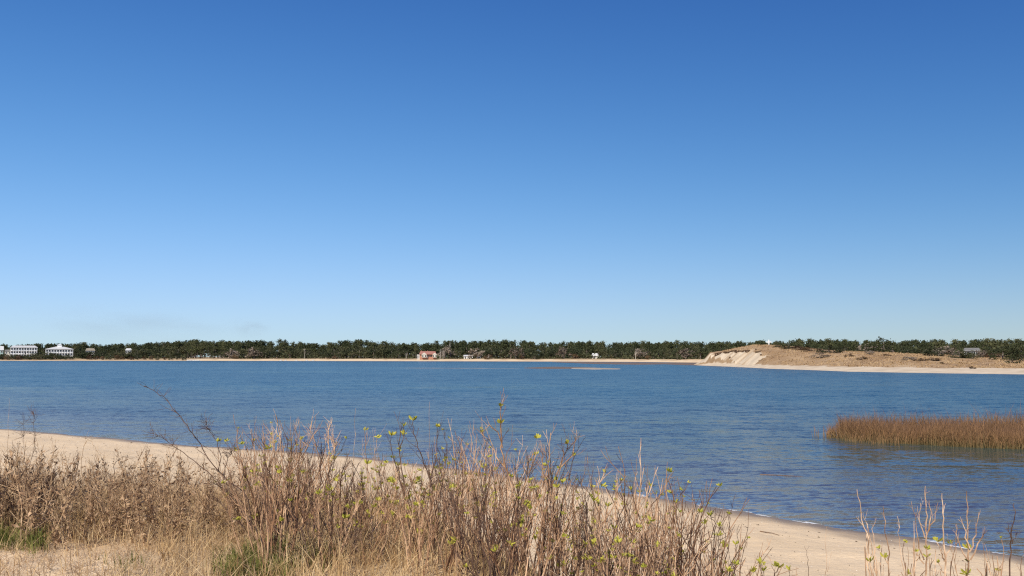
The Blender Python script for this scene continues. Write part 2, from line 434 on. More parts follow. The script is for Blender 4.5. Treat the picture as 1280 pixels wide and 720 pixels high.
MARSH_BACK = [(1030, 544), (1060, 541), (1130, 539), (1300, 537), (1500, 538)]
def full_height(X, Y):
    h, s = near_height(X, Y)
    r = np.hypot(X, Y)
    front = Y > 5
    px = np.where(front, 640 + FOCAL_PX * X / np.maximum(Y, 1e-3), np.where(X > 0, 5000, -5000))
    px = np.clip(px, -4000, 4000)
    D = np.interp(px, FAR_PX, FAR_D)
    D = D * (1 + 0.006 * fbm(px / 60, px * 0, 21, 3))
    sf = np.where(front, Y - D, -1e3)
    land = np.where(sf > 0, np.minimum(0.045 * sf, 1.9) + 0.35 * fbm(X / 25, Y / 25, 31, 3) * np.clip(sf / 30, 0, 1), -1e3)
    shelf = np.where(sf <= 0, np.maximum(0.03 * sf, -3.2), -1e3)
    h2 = np.where(s > -8, h, np.maximum(h, np.maximum(land, np.minimum(shelf, -0.0))))
    return h2, s, sf

def build_ground():
    az = np.concatenate([np.arange(-180, -36, 4.0), np.arange(-36, 36, 0.2), np.arange(36, 180, 4.0)])
    rad = np.concatenate([[0.0, 0.4], np.exp(np.arange(math.log(0.9), math.log(9000), 0.0145))])
    A, Rr = np.meshgrid(np.radians(az), rad)
    X = Rr * np.sin(A); Y = Rr * np.cos(A)
    Z, s, sf = full_height(X, Y)
    # vegetated cover: dune top near, land behind the far beach
    cov = np.clip((s - 10.5 + 1.5 * fbm(X * 0.4, Y * 0.4, 12, 3)) / 3.0, 0, 0.85) * np.where(fbm(X * 0.9, Y * 0.9, 14, 3) > 0.42, 0.3, 1)
    bare = np.clip(1 - np.hypot((X + 4.0) / 1.5, (Y - 7.0) / 1.3), 0, 1) * 2.0
    cov = cov * np.clip(1 - 1.4 * bare, 0, 1) * np.clip((13.5 - Y) / 2.5, 0, 1)
    pxg = np.where(Y > 5, 640 + FOCAL_PX * X / np.maximum(Y, 1e-3), 640)
    farcov = np.where(pxg < 236, np.clip((sf - 3) / 8, 0, 0.9), np.clip((sf - 30) / 10, 0, 0.9)) * np.clip(Y / 200 - 1, 0, 1)
    farcov = np.maximum(farcov, 0.75 * np.clip((sf - 14) / 8, 0, 1) * (fbm(X / 14, Y / 9, 18, 3) > 0.05) * (Y > 300))
    cov = np.maximum(cov, farcov)
    P = np.stack([X, Y, Z], -1)[:, ::-1]
    o = bpy.data.objects.new('ground', grid_mesh('ground', P, M['sand'], {'cover': cov[:, ::-1]}, wrap=True))
    link(o); tag(o, kind='structure', label='pale sand beach sloping down to the lagoon')
build_ground()

def ground_z(x, y):
    h, s, sf = full_height(np.array([float(x)]), np.array([float(y)]))
    return float(h[0])

def build_water():
    az = np.concatenate([np.arange(-180, -40, 5.0), np.arange(-40, 40, 0.4), np.arange(40, 180, 5.0)])
    rad = np.exp(np.arange(math.log(6.0), math.log(9000), 0.02))
    A, Rr = np.meshgrid(np.radians(az), rad)
    X = Rr * np.sin(A); Y = Rr * np.cos(A)
    Z, s, sf = full_height(X, Y)
    depth = np.clip(-Z, 0.0, 5)
    # wind streaks: rougher and calmer stretches; calm lee of the marsh grass and along the beach
    gust = fbm(X / 60, Y / 22, 41, 4) * 0.5 + fbm(X / 9, Y / 3.0, 44, 3) * 0.45
    rip = 1.0 + 1.05 * gust
    lee = np.exp(-(((X - 17) / 9) ** 2 + ((Y - 33) / 6.5) ** 2))
    rip = rip * (1 - 0.80 * lee)
    rip = rip * (0.35 + 0.65 * np.clip((-s) / 7, 0, 1))
    P = np.stack([X, Y, np.zeros_like(X)], -1)[:, ::-1]
    o = bpy.data.objects.new('water', grid_mesh('water', P, M['water'], {'depth': depth[:, ::-1], 'ripple': rip[:, ::-1]}, wrap=True))
    link(o); tag(o, kind='structure', label='rippled blue water of the wide lagoon')
build_water()

# ------------------------------------------------------------------ dune headland on the right
HW_PX = np.array([868, 880, 900, 960, 1060, 1160, 1280, 1400, 1700], float)       # waterline distance by bearing
HW_D = np.array([392, 376, 352, 279, 224, 204, 189, 178, 165], float)
HC_PX = np.array([868, 884, 893, 902, 912, 925, 940, 960, 975, 990, 1000, 1020, 1050, 1115, 1165, 1200, 1230, 1280, 1400], float)
HC_Y = np.array([441, 440, 439.5, 438.5, 436.5, 433.8, 431.5, 431, 432, 433.5, 435, 436.5, 439.5, 441.5, 443, 446, 447.5, 449.5, 450], float)
def crest_of(px):
    Dw = np.interp(px, HW_PX, HW_D)
    Dc = Dw + np.interp(px, [868, 900, 960, 1280], [18, 45, 95, 60])
    yc = np.interp(px, HC_PX, HC_Y)
    return Dw, Dc, CAM_H + (446 - yc) / FOCAL_PX * Dc
TOE_A = pt(946, 446, 318); TOE_B = pt(889, 446, 372)
def headland_height(px, Y):
    Dw, Dc, zc = crest_of(px)
    X = (px - 640) / FOCAL_PX * Y
    t = (Y - Dw) / (Dc - Dw)
    beachw = 14.0 / (Dc - Dw)
    tq = np.clip((t - beachw) / (1 - beachw), 0, 1)
    wq = np.interp(px, [868, 925, 965], [0.25, 0.30, 1.0])
    steep = np.interp(px, [868, 912, 930, 970], [0.78, 0.58, 0.52, 1.0])
    h = np.where(t < beachw, 1.0 * t / beachw, 1.0 + (zc - 1.0) * (steep * np.sin(np.clip(tq / wq, 0, 1) * math.pi / 2) ** 1.1 + (1 - steep) * tq))
    h = np.where(t > 1, zc - (zc - 1.6) * np.clip((t - 1) / 1.2, 0, 1) ** 1.5, h)
    h = np.where(t < 0, t * 3.0, h)
    h = h + 0.9 * fbm(X / 11, Y / 11, 61, 4) * np.clip((t - beachw) * 3, 0, 1) * np.clip(zc / 8, 0.25, 1)
    # slip face of bare sand on the left end, cut by gullies
    dx, dy = TOE_B.x - TOE_A.x, TOE_B.y - TOE_A.y
    ln = math.hypot(dx, dy); nx, ny = dy / ln, -dx / ln      # points to the right / inland
    if nx < 0: nx, ny = -nx, -ny
    dist = (X - TOE_A.x) * nx + (Y - TOE_A.y) * ny
    along = ((X - TOE_A.x) * dx + (Y - TOE_A.y) * dy) / ln
    dist = dist + 1.4 * np.clip(-along - 2, 0, 200)
    gul = 2.2 * np.abs(noise2(along / 6.5, along * 0, 71)) + 1.2 * noise2(along / 1.9, dist / 20, 72)
    face = 0.9 + 0.85 * (dist - gul)
    lip = 0.9 + 0.85 * np.clip(dist - gul, -5, 60)
    onface = (face < h)
    h3 = np.where(onface, np.maximum(lip, np.minimum(h, 0.6 + 0.03 * dist)), h)
    headland_height.trail = noise2(along / 1.6 + dist / 14, dist / 9, 78)
    return X, h3, onface & (h > 1.2), t, beachw

def build_headland():
    pxs = np.concatenate([np.arange(866, 1000, 0.45), np.arange(1000, 1500, 1.6)])
    tt = np.linspace(-0.12, 2.3, 150)
    PX, T = np.meshgrid(pxs, tt)
    Dw, Dc, zc = crest_of(PX)
    Y = Dw + T * (Dc - Dw)
    X, Z, face, t, bw = headland_height(PX, Y)
    veg = np.clip((t - bw * 0.95 + 0.06 * fbm(X / 4, Y / 4, 81, 3)) * 40, 0, 1)
    blow = fbm(X / 7, Y / 14, 83, 4)
    veg = np.where((blow > 0.62), veg * 0.35, veg)
    veg = np.where(face, 0.04 + 0.6 * (headland_height.trail > 0.24), veg)
    edge = np.interp(PX, [866, 880, 887], [0, 0.5, 1.0])
    Z = np.where(Z > 0, Z * edge, Z)
    P = np.stack([X, Y, Z], -1)
    o = bpy.data.objects.new('dune_hill', grid_mesh('dune_hill', P, M['dune'], {'cover': veg}))
    link(o); tag(o, kind='structure', label='long sand dune headland with an eroded bare face at its left end')
build_headland()
def dune_z(px, Y):
    X, Z, face, t, bw = headland_height(np.array([float(px)]), np.array([float(Y)]))
    return float(Z[0])

# mud flat and sand bars, low and wet
def flat(name, rows, mat, z, label, n=160):
    """rows: (px, y_far, y_near) outline of the flat as seen across the water"""
    rows = np.array(rows, float)
    px = np.linspace(rows[0, 0], rows[-1, 0], n)
    yf = np.interp(px, rows[:, 0], rows[:, 1]) + 0.10 * fbm(px / 9, px * 0, 91, 3); yn = np.interp(px, rows[:, 0], rows[:, 2]) + 0.15 * fbm(px / 7, px * 0, 95, 3)
    yn = np.maximum(yn, yf + 0.05)
    k = np.linspace(0, 1, 9)
    Df = CAM_H * FOCAL_PX / (yf - 446); Dn = CAM_H * FOCAL_PX / (yn - 446)
    Y = Dn[None] + (Df - Dn)[None] * k[:, None]
    X = (px[None] - 640) / FOCAL_PX * Y
    Z = z * np.sin(k * math.pi)[:, None] ** 0.6 * np.ones_like(Y) * np.sin(np.linspace(0.02, 0.98, n) * math.pi)[None] ** 0.3 - 0.02 * (1 - np.sin(k * math.pi))[:, None]
    o = bpy.data.objects.new(name, grid_mesh(name, np.stack([X, Y, Z], -1), mat))
    link(o); tag(o, kind='structure', label=label)
flat('mud_flat', [(690, 452.2, 452.6), (740, 452.6, 455.0), (800, 453.0, 456.0), (830, 453.2, 455.4), (870, 453.0, 457.0), (893, 454.0, 456.2)], M['mud'], 0.22, 'brown mud flat showing below the far beach')
flat('sand_bar', [(655, 459.6, 460.4), (690, 458.2, 461.2), (725, 458.6, 461.0), (745, 459.4, 460.6)], M['mud'], 0.14, 'low brown sand bar in the middle of the lagoon')
flat('sand_spit', [(712, 459.7, 460.9), (740, 459.6, 461.8), (775, 460.6, 461.5)], M['bar'], 0.16, 'pale tip of the sand bar in the lagoon')
flat('shoal', [(500, 459.9, 460.1), (530, 459.8, 460.25), (600, 459.95, 460.45), (650, 460.4, 460.6)], M['bar'], 0.02, 'thin pale shoal just breaking the surface')

# ------------------------------------------------------------------ distant trees
def leaf_quads(mb, centres, size, r):
    n = len(centres)
    a = r.normal(size=(n, 3)); a /= np.linalg.norm(a, axis=1)[:, None]
    b = np.cross(a, r.normal(size=(n, 3))); b /= np.linalg.norm(b, axis=1)[:, None]
    s = size * r.uniform(0.55, 1.25, (n, 1))
    v = np.stack([centres - a * s - b * s * 0.5, centres + a * s * 0.2 - b * s * 0.8, centres + a * s + b * s * 0.4, centres - a * s * 0.3 + b * s * 0.9], 1)
    mb.add(v.reshape(-1, 3), np.arange(4 * n).reshape(n, 4))

def far_tree(kind, seed, dens=1.0):
    """unit meshes about 10 m tall: returns trunk builder, crown builder"""
    r = np.random.default_rng(seed)
    tk, cr = MB(), MB()
    if kind == 'pine':
        H = 10.0
        lean = r.uniform(-0.5, 0.5, 2)
        path = [(lean[0] * t * t, lean[1] * t * t, H * 0.93 * t) for t in np.linspace(0, 1, 6)]
        tk.tube(path, 0.17, 0.05, 5)
        nb = r.integers(12, 18)
        for k in range(nb):
            t = r.uniform(0.48, 0.97) if k > 1 else r.uniform(0.35, 0.5)
            base = np.array([lean[0] * t * t, lean[1] * t * t, H * 0.93 * t])
            ang = r.uniform(0, 2 * math.pi); ln = r.uniform(0.5, 1.0) * 2.3 * math.sqrt(max(1.08 - t, 0.05)) * 1.25
            tip = base + np.array([math.cos(ang) * ln, math.sin(ang) * ln, r.uniform(0.1, 0.7)])
            tk.tube([base, (base + tip) / 2 + np.array([0, 0, 0.1]), tip], 0.06, 0.02, 3)
            n = int(60 * dens * r.uniform(0.7, 1.3))
            c = tip * 0.85 + base * 0.15 + r.normal(size=(n, 3)) * np.array([0.75, 0.75, 0.38]) * r.uniform(0.8, 1.3)
            leaf_quads(cr, c, 0.25 if dens >= 1 else 0.38, r)
        c = np.array([lean[0], lean[1], H * 0.95]) + r.normal(size=(int(40 * dens), 3)) * np.array([0.5, 0.5, 0.35]); leaf_quads(cr, c, 0.2 if dens >= 1 else 0.3, r)
    else:
        H = 10.0
        spread = r.uniform(3.6, 5.2)
        path = [(0, 0, 0), (0.1, 0.1, 1.4), (-0.15, 0.1, 2.8), (0.1, -0.1, 4.4), (0, 0, 6.4)]
        tk.tube(path, 0.34, 0.12, 5)
        nc = r.integers(16, 22)
        for k in range(nc):
            ang = r.uniform(0, 2 * math.pi); rad = spread * math.sqrt(r.uniform(0.05, 1))
            top = 9.3 * math.sqrt(max(1 - (rad / spread) ** 2 * 0.75, 0.1))
            z = r.uniform(0.12 if kind == 'bush' else 0.28, 1.0) * top
            c0 = np.array([math.cos(ang) * rad, math.sin(ang) * rad, z])
            if k % 3 == 0: tk.tube([(0, 0, 2.4), c0 * 0.5 + np.array([0, 0, 1.5]), c0], 0.12, 0.03, 3)
            n = int(48 * dens * r.uniform(0.7, 1.3))
            c = c0 + r.normal(size=(n, 3)) * np.array([0.85, 0.85, 0.62]) * r.uniform(0.7, 1.2)
            c[:, 2] = np.maximum(c[:, 2], 0.15)
            leaf_quads(cr, c, 0.33 if dens >= 1 else 0.5, r)
    return tk, cr

PROTO = {}
for kind, mats in (('pine', ('pine',)), ('oak', ('oak', 'oak')), ('bush', ('oak', 'brownbush')), ('bare', ('greytwig',))):
    for mi, mname in enumerate(mats):
        for k in range(5 if kind in ('pine', 'oak') else 3):
            tk, cr = far_tree('oak' if kind == 'bare' else kind, 100 + 17 * k + 131 * mi + len(kind), 1.0 if kind != 'bare' else 0.45)
            PROTO.setdefault((kind, mname), []).append((tk.mesh('trunk', M['bark']), cr.mesh('crown', M[mname])))

SKY_X = np.array([-60, 0, 15, 50, 75, 105, 130, 160, 200, 235, 270, 290, 330, 350, 375, 400, 420, 440, 460, 480, 500, 520, 540, 560, 580, 600, 620, 650, 670, 690, 720, 760, 800, 850, 890, 915, 940, 950, 965, 1000, 1030, 1060, 1100, 1115, 1160, 1200, 1235, 1270, 1340], float)
SKY_Y = np.array([429, 429, 430, 429, 429, 428, 430, 428.5, 427, 425, 425, 426, 425, 424, 427, 429, 425.5, 424, 424.5, 426, 428, 428, 427, 426, 424.5, 426, 424, 424, 429, 427, 426, 427, 426.5, 426, 427, 426, 427, 425, 426, 423.5, 424, 424, 423.5, 425, 424, 425, 423, 424, 425], float)

def shore_Y(px):
    return float(np.interp(px, FAR_PX, FAR_D))

def plant_tree(name, key, px, Y, H, wscale, label, cat, group, k=None, base=None):
    tm, cm = PROTO[key][random.randrange(len(PROTO[key])) if k is None else k]
    X = (px - 640) / FOCAL_PX * Y
    z = ground_z(X, Y) if base is None else base
    s = H / 10.0
    e = empty(name, (X, Y, z - 0.1), random.uniform(0, 6.28), (s * wscale, s * wscale, s))
    tag(e, label, cat, group)
    part('trunk', tm, e); part('crown', cm, e)
    return e

STRETCH = ((14, 'beside the teal house'), (55, 'by the left white house'), (100, 'by the cupola house'), (135, 'around the tan house'), (180, 'around the cream house'), (235, 'left of the far beach'),
    (290, 'above the pale rocks'), (345, 'left of the utility pole'), (400, 'around the utility pole'), (460, 'right of the utility pole'), (515, 'left of the brick house'), (560, 'behind the brick house'), (610, 'behind the low cottage'),
    (660, 'right of the low cottage'), (720, 'beyond the brown sand bar'), (760, 'around the pale hut'), (820, 'above the mud flat'), (890, 'left of the dune'), (960, 'behind the bare dune face'), (1020, 'right of the white cross'),
    (1080, 'behind the largest dune shrub'), (1140, 'behind the rounded dune shrubs'), (1200, 'left of the grey roofed house'), (1240, 'around the grey roofed house'), (1500, 'at the right edge of the view'))
def stretch(px):
    return next(name for lim, name in STRETCH if px < lim)

HOUSE_GAPS = [(14, 53), (57, 94), (520, 550), (577, 602), (738, 748), (1204, 1224)]
def in_gap(px, m=0):
    return any(a - m < px < b + m for a, b in HOUSE_GAPS)

n_p = n_o = 0
# pines whose tops make the skyline
for px in np.arange(-20, 1305, 8.6):
    x = float(px + random.uniform(-3.5, 3.5))
    Y = shore_Y(x) + random.uniform(95, 150)
    if x > 930: Y = random.uniform(470, 640)
    H = CAM_H + (446 - np.interp(x, SKY_X, SKY_Y)) / FOCAL_PX * Y - 1.9 + random.uniform(-2.2, 0.6)
    plant_tree('pine_tree', ('pine', 'pine'), x, Y, H, random.uniform(0.75, 1.15), 'tall dark pine with its top on the skyline ' + stretch(x), 'tree', 'skyline pines ' + stretch(x))
# evergreen oaks along the front of the wood
for px in np.arange(-15, 1300, 8.2):
    x = float(px + random.uniform(-4, 4))
    if in_gap(x, 4): continue
    Y = shore_Y(x) + random.uniform(48, 70)
    if x > 905:
        Y = random.uniform(400, 470)
    hh = (0.42 + 0.34 * (noise2(np.array([x / 23]), np.array([3.3]), 5)[0] + 0.5)) * random.uniform(0.85, 1.15)
    Hs = CAM_H + (446 - np.interp(x, SKY_X, SKY_Y)) / FOCAL_PX * Y - 1.9
    if x < 125: hh *= 0.55
    if 228 < x < 268: continue
    plant_tree('oak_tree', ('oak', 'oak'), x, Y, Hs * hh, random.uniform(1.05, 1.5), 'rounded dark oak fronting the wood ' + stretch(x), 'tree', 'front row oaks ' + stretch(x))
# second row: oaks in between
for px in np.arange(-15, 1300, 11.5):
    x = float(px + random.uniform(-5, 5))
    if in_gap(x, 3) : continue
    Y = shore_Y(x) + random.uniform(72, 95)
    if x > 905: Y = random.uniform(450, 520)
    Hs = CAM_H + (446 - np.interp(x, SKY_X, SKY_Y)) / FOCAL_PX * Y - 1.9
    if 230 < x < 290:
        continue
    plant_tree('oak_tree', ('oak', 'oak'), x, Y, Hs * random.uniform(0.66, 0.88), random.uniform(0.9, 1.2), 'oak crown rising behind the front trees ' + stretch(x), 'tree', 'second row oaks ' + stretch(x))
for x, yt in ((104, 436.5), (108, 438.5), (111.5, 437.2), (115, 438.6), (106, 441), (109, 440), (156, 437), (161, 438.6), (119, 441.5), (105, 443), (113, 443), (118, 444), (126, 438), (155, 440), (159, 437.5), (166, 441), (160, 441), (164, 444), (60, 443), (82, 443), (90, 444), (20, 443), (38, 443.5), (28, 442), (157, 442), (163, 441), (170, 438), (24, 444), (33, 442.5), (44, 444.5), (50, 440), (56, 438), (66, 441), (70, 439.5), (76, 441), (88, 446), (1208, 439), (1216, 440.5)):
    Y = (862 if x > 98 else 852) if x < 1000 else 415
    plant_tree('oak_tree', ('oak', 'oak'), x, Y, CAM_H + (446 - yt) / FOCAL_PX * Y - 1.9, 1.45, 'dark oak standing in front of the house wall ' + stretch(x), 'tree', 'oaks hiding house walls ' + stretch(x))
# open grove of bare trunked pines above the pale rocks
for x in (236, 241, 245, 248, 252, 256, 261, 264, 268, 273, 277, 281):
    Y = shore_Y(x) + random.uniform(46, 70)
    plant_tree('pine_tree', ('pine', 'pine'), x, Y, CAM_H + (446 - 427) / FOCAL_PX * Y - 1.9 + random.uniform(-1.5, 0.8), 0.7, 'pine with a tall bare pale trunk in the open grove, left of the utility pole', 'tree', 'open pine grove')
# brown winter bushes at the foot of the wood
for px in list(np.arange(2, 236, 8.5)) + [296, 420, 470, 610, 652, 668, 700, 716, 800, 808, 830, 846, 885, 1012, 1020, 1030, 1140, 1180, 1250]:
    x = float(px + random.uniform(-2, 2)); Y = shore_Y(x) + random.uniform(10, 26) if x < 236 else shore_Y(x) + random.uniform(30, 44)
    if x > 905: Y = random.uniform(385, 400)
    if 92 < x < 106: continue
    if x < 92: Y = 846
    plant_tree('winter_bush', ('bush', 'brownbush') if random.random() < (0.3 if 22 < x < 92 else 0.55) else ('bush', 'oak'), x, Y, (random.uniform(4.6, 6.2) if x < 92 else random.uniform(3.2, 5.5)), random.uniform(0.9, 1.6), 'low bush at the foot of the wood ' + stretch(x), 'bush', 'bushes at the foot of the wood ' + stretch(x))
for x in list(np.arange(-6, 90, 4.6)):
    x = float(x + random.uniform(-1, 1)); Y = random.uniform(850, 862)
    tall = 62 < x < 76 or 44 < x < 58
    plant_tree('evergreen_bush', ('bush', 'oak'), x, Y, random.uniform(5.6, 7.6) if tall else random.uniform(3.6, 4.8), 1.5, 'dark evergreen bush below the houses, ' + stretch(x), 'bush', 'evergreen bushes below the white houses ' + stretch(x))
# bare grey crowns among the evergreens
for x, yt in ((292, 433), (318, 431), (556, 431), (596, 432), (645, 433), (705, 432), (800, 433), (857, 432), (1080, 428), (1092, 429), (1176, 430), (1188, 431), (1228, 436)):
    Y = (shore_Y(x) + 44) if x < 905 else 395
    H = CAM_H + (446 - yt) / FOCAL_PX * Y - 1.9
    plant_tree('bare_tree', ('bare', 'greytwig'), x, Y, H, 1.2, 'leafless grey brown tree among evergreens ' + stretch(x), 'tree', 'leafless trees ' + stretch(x))
# the mass of the wood behind, which reads as one
mass, masst = MB(), MB()
low = [far_tree('pine', 900 + k, 0.45) for k in range(4)] + [far_tree('oak', 950 + k, 0.35) for k in range(3)]
for k in range(950):
    x = random.uniform(-60, 1345)
    Y = shore_Y(x) + random.uniform(105, 300)
    if x > 930: Y = random.uniform(540, 800)
    pine = k % 3 > 0
    tk, cr = low[random.randrange(4)] if pine else low[4 + random.randrange(3)]
    Hs = CAM_H + (446 - np.interp(x, SKY_X, SKY_Y)) / FOCAL_PX * Y - 1.9
    s = Hs * (random.uniform(0.82, 0.99) if pine else random.uniform(0.7, 0.92)) / 10
    a = random.uniform(0, 6.28); ca, sa = math.cos(a), math.sin(a)
    T = np.array([(x - 640) / FOCAL_PX * Y, Y, 1.8])
    for src, dst in ((tk, masst), (cr, mass)):
        v = np.concatenate(src.v) * s; w = v.copy(); w[:, 0] = v[:, 0] * ca - v[:, 1] * sa; w[:, 1] = v[:, 0] * sa + v[:, 1] * ca
        f = np.concatenate(src.f4) if src.f4 else []
        dst.add(w + T, f)
o = link(bpy.data.objects.new('far_wood', mass.mesh('far_wood', M['pine']))); tag(o, 'dark evergreen wood filling the far shore behind the front trees', 'wood', kind='stuff')
part('trunks', masst.mesh('trunks', M['bark']), o, kind='stuff')
# undergrowth strip under the wood
ug = MB()
n = 16000
x = rng.uniform(-30, 1310, n); Y = np.interp(x, FAR_PX, FAR_D) + rng.uniform(42, 120, n); Y = np.where(x > 905, rng.uniform(420, 560, n), Y)
X = (x - 640) / FOCAL_PX * Y
kk = ~((x > 233) & (x < 290) & (Y < 925)); X, Y = X[kk], Y[kk]; n = len(X)
c = np.stack([X, Y, 1.9 + rng.uniform(0, 6.5, n) * (0.5 + fbm(X / 12, Y / 12, 5, 2))], -1)
leaf_quads(ug, c, 0.8, rng)
o = link(bpy.data.objects.new('undergrowth', ug.mesh('undergrowth', M['oak']))); tag(o, 'dark scrub filling the floor of the far wood', 'undergrowth', kind='stuff')

# pale snags and poles on the far shore
def snag(px, y0, y1, dY, label, name='dead_tree', cat='dead tree', r=0.22, mat='deadwood'):
    Y = shore_Y(px) + dY
    X = (px - 640) / FOCAL_PX * Y; z = ground_z(X, Y)
    top = CAM_H + (446 - y0) / FOCAL_PX * Y
    mb = MB(); h = top - z
    mb.tube([(0, 0, 0), (0.1, 0, h * 0.4), (-0.1, 0, h * 0.75), (0.05, 0, h)], r, r * 0.5, 6)
    if name == 'dead_tree':
        mb.tube([(0, 0, h * 0.55), (0.7, 0, h * 0.75), (0.9, 0, h * 0.95)], r * 0.5, r * 0.2, 5)
        mb.tube([(0, 0, h * 0.7), (-0.6, 0, h * 0.85)], r * 0.4, r * 0.2, 5)
    else:
        mb.box(-1.1, 1.1, -0.08, 0.08, h - 0.9, h - 0.72)
    o = link(bpy.data.objects.new(name, mb.mesh(name, M[mat]))); o.location = (X, Y, z); tag(o, label, cat)
snag(550.5, 436, 448, 34, 'tall pale dead trunk just right of the red brick house')
snag(554, 438, 448, 34, 'shorter pale dead trunk, second to the right of the brick house')
snag(562.5, 427, 441, 80, 'pale bare trunk standing high in the wood right of the brick house')
snag(508, 441, 448, 34, 'pale leaning trunk left of the brick house')
snag(611, 443, 448, 34, 'short pale trunk right of the low white cottage')
snag(794, 439, 449, 30, 'thin pale trunk by the far beach left of the dune')
snag(381, 436, 448, 34, 'thin utility pole above the far beach on the left', 'utility_pole', 'pole', 0.16)

# ------------------------------------------------------------------ far houses
def slope_roof(mb, x0, x1, y0, y1, z0, z1, hip=0.0, over=0.5):
    x0 -= over; x1 += over; y0 -= over; y1 += over
    ym = (y0 + y1) / 2
    v = [(x0, y0, z0), (x1, y0, z0), (x1, y1, z0), (x0, y1, z0), (x0 + hip, ym, z1), (x1 - hip, ym, z1)]
    mb.add(v, [(0, 1, 5, 4), (2, 3, 4, 5), (0, 3, 2, 1)], [(1, 2, 5), (3, 0, 4)])
    mb.box(x0, x1, y0, y1, z0 - 0.25, z0 - 0.003)

def box_mesh(name, mat, *b):
    mb = MB(); mb.box(*b); return mb.mesh(name, M[mat])

def house(name, px0, px1, y_top, Y, storeys, depth, label, wall, roof, bays, porch=False, cupola=False, rz=0.0, roof_h=2.2, sh=3.0, hip=3.0, win_w=1.35):
    xc = ((px0 + px1) / 2 - 640) / FOCAL_PX * Y
    W = (px1 - px0) / FOCAL_PX * Y
    top = CAM_H + (446 - y_top) / FOCAL_PX * Y
    base = top - roof_h - storeys * sh
    gz = ground_z(xc, Y)
    rz = rz - math.atan2(xc, Y)
    e = empty(name, (xc, Y, gz), rz); tag(e, label, 'house')
    b = base - gz
    w = MB(); w.box(-W / 2, W / 2, 0, depth, min(0, b) - 0.3, b + storeys * sh)
    part('wall', w.mesh('wall', M[wall]), e)
    rf = MB(); py = -1.3 if porch else 0
    slope_roof(rf, -W / 2, W / 2, py, depth, b + storeys * sh + 0.26, b + storeys * sh + roof_h, hip)
    ro = part('roof', rf.mesh('roof', M[roof]), e)
    if cupola:
        cb = MB(); zc = b + storeys * sh + roof_h
        cb.box(-1.9, 1.9, depth / 2 - 1.9, depth / 2 + 1.9, zc - 1.0, zc + 1.2); slope_roof(cb, -1.9, 1.9, depth / 2 - 1.9, depth / 2 + 1.9, zc + 1.46, zc + 2.1, 1.5, 0.3)
        part('cupola', cb.mesh('cupola', M['white']), ro)
    wm = MB(); wm.box(-win_w / 2, win_w / 2, -0.06, 0.02, 0, 1.75); wmesh = wm.mesh('window', M['glass'])
    fm = MB()
    for a in (-win_w / 2 - 0.12, win_w / 2 + 0.002): fm.box(a, a + 0.118, -0.11, 0.0, -0.1, 1.85)
    fm.box(-win_w / 2, win_w / 2, -0.10, 0.0, 1.752, 1.86); fm.box(-win_w / 2, win_w / 2, -0.10, 0.0, -0.11, -0.002); fm.box(-0.04, 0.04, -0.10, -0.062, 0, 1.75)
    fmesh = fm.mesh('frame', M['white'])
    for s in range(storeys):
        for k in range(bays):
            x = -W / 2 + W * (k + 0.5) / bays
            wo = part('window', wmesh, e); wo.location = (x, 0, b + s * sh + 0.75)
            part('frame', fmesh, wo)
    # side windows on the right end
    for s in range(storeys):
        for k in range(2):
            wo = part('window', wmesh, e); wo.location = (W / 2, depth * (k + 0.5) / 2, b + s * sh + 0.75); wo.rotation_euler = (0, 0, math.pi / 2)
    if porch:
        cm = MB(); cm.box(-0.17, 0.17, -0.17, 0.17, 0, storeys * sh); cmesh = cm.mesh('column', M['white'])
        for k in range(bays + 1):
            c = part('column', cmesh, e); c.location = (-W / 2 + 0.2 + (W - 0.4) * k / bays, -1.15, b)
        for s in range(storeys):
            d = MB(); d.box(-W / 2, W / 2, -1.3, -0.003, b + s * sh - 0.18, b + s * sh + 0.02); part('porch_floor', d.mesh('porch_floor', M['white']), e)
            rl = MB(); rl.box(-W / 2, W / 2, -1.2, -1.12, b + s * sh + 0.85, b + s * sh + 0.95)
            for q in np.arange(-W / 2 + 0.25, W / 2, 0.5): rl.box(q - 0.03, q + 0.03, -1.19, -1.13, b + s * sh + 0.02, b + s * sh + 0.848)
            part('railing', rl.mesh('railing', M['white']), e)
        a = MB(); a.box(-W / 2, W / 2, -1.3, -1.0, b + storeys * sh - 0.35, b + storeys * sh - 0.002); part('porch_beam', a.mesh('porch_beam', M['white']), e)
    return e

house('white_house', 16.5, 46, 431.9, 880, 3, 14, 'long white three storey house with double porches, left of the two big white houses', 'white', 'roofpale', 10, porch=True, roof_h=2.0, hip=2.5)
house('white_house', 60, 91, 433.2, 876, 2, 15, 'white house with a hipped roof and cupola, right of the two big white houses', 'white', 'roofpale', 10, porch=True, cupola=True, roof_h=2.6, hip=9, sh=3.2)
house('teal_house', -10, 4.5, 432.5, 885, 3, 12, 'pale teal gabled house cut off by the left edge', 'teal', 'roofpale', 4, roof_h=4, hip=0.3)
house('small_house', 8, 15, 437, 880, 1, 8, 'small grey roofed house between the teal house and the white houses', 'offwhite', 'roofgrey', 2, roof_h=1.6, hip=1)
house('tan_house', 109, 119, 435.3, 872, 2, 9, 'weathered tan house half hidden in trees right of the white houses', 'offwhite', 'tan', 4, roof_h=2.4, hip=1)
house('tan_house', 158.5, 165, 435.4, 876, 2, 7, 'small cream house deep in the trees left of the far beach', 'offwhite', 'roofpale', 3, roof_h=2.0, hip=1)
house('cottage', 580, 591, 443.6, 782, 1, 8, 'low white cottage with a pale roof right of the brick house', 'white', 'roofpale', 3, roof_h=1.2, hip=0.4, sh=2.4)
house('shed', 596.5, 601, 444.6, 780, 1, 5, 'small white shed at the right end of the cottage', 'white', 'roofgrey', 1, roof_h=0.9, hip=0.2, sh=2.2)
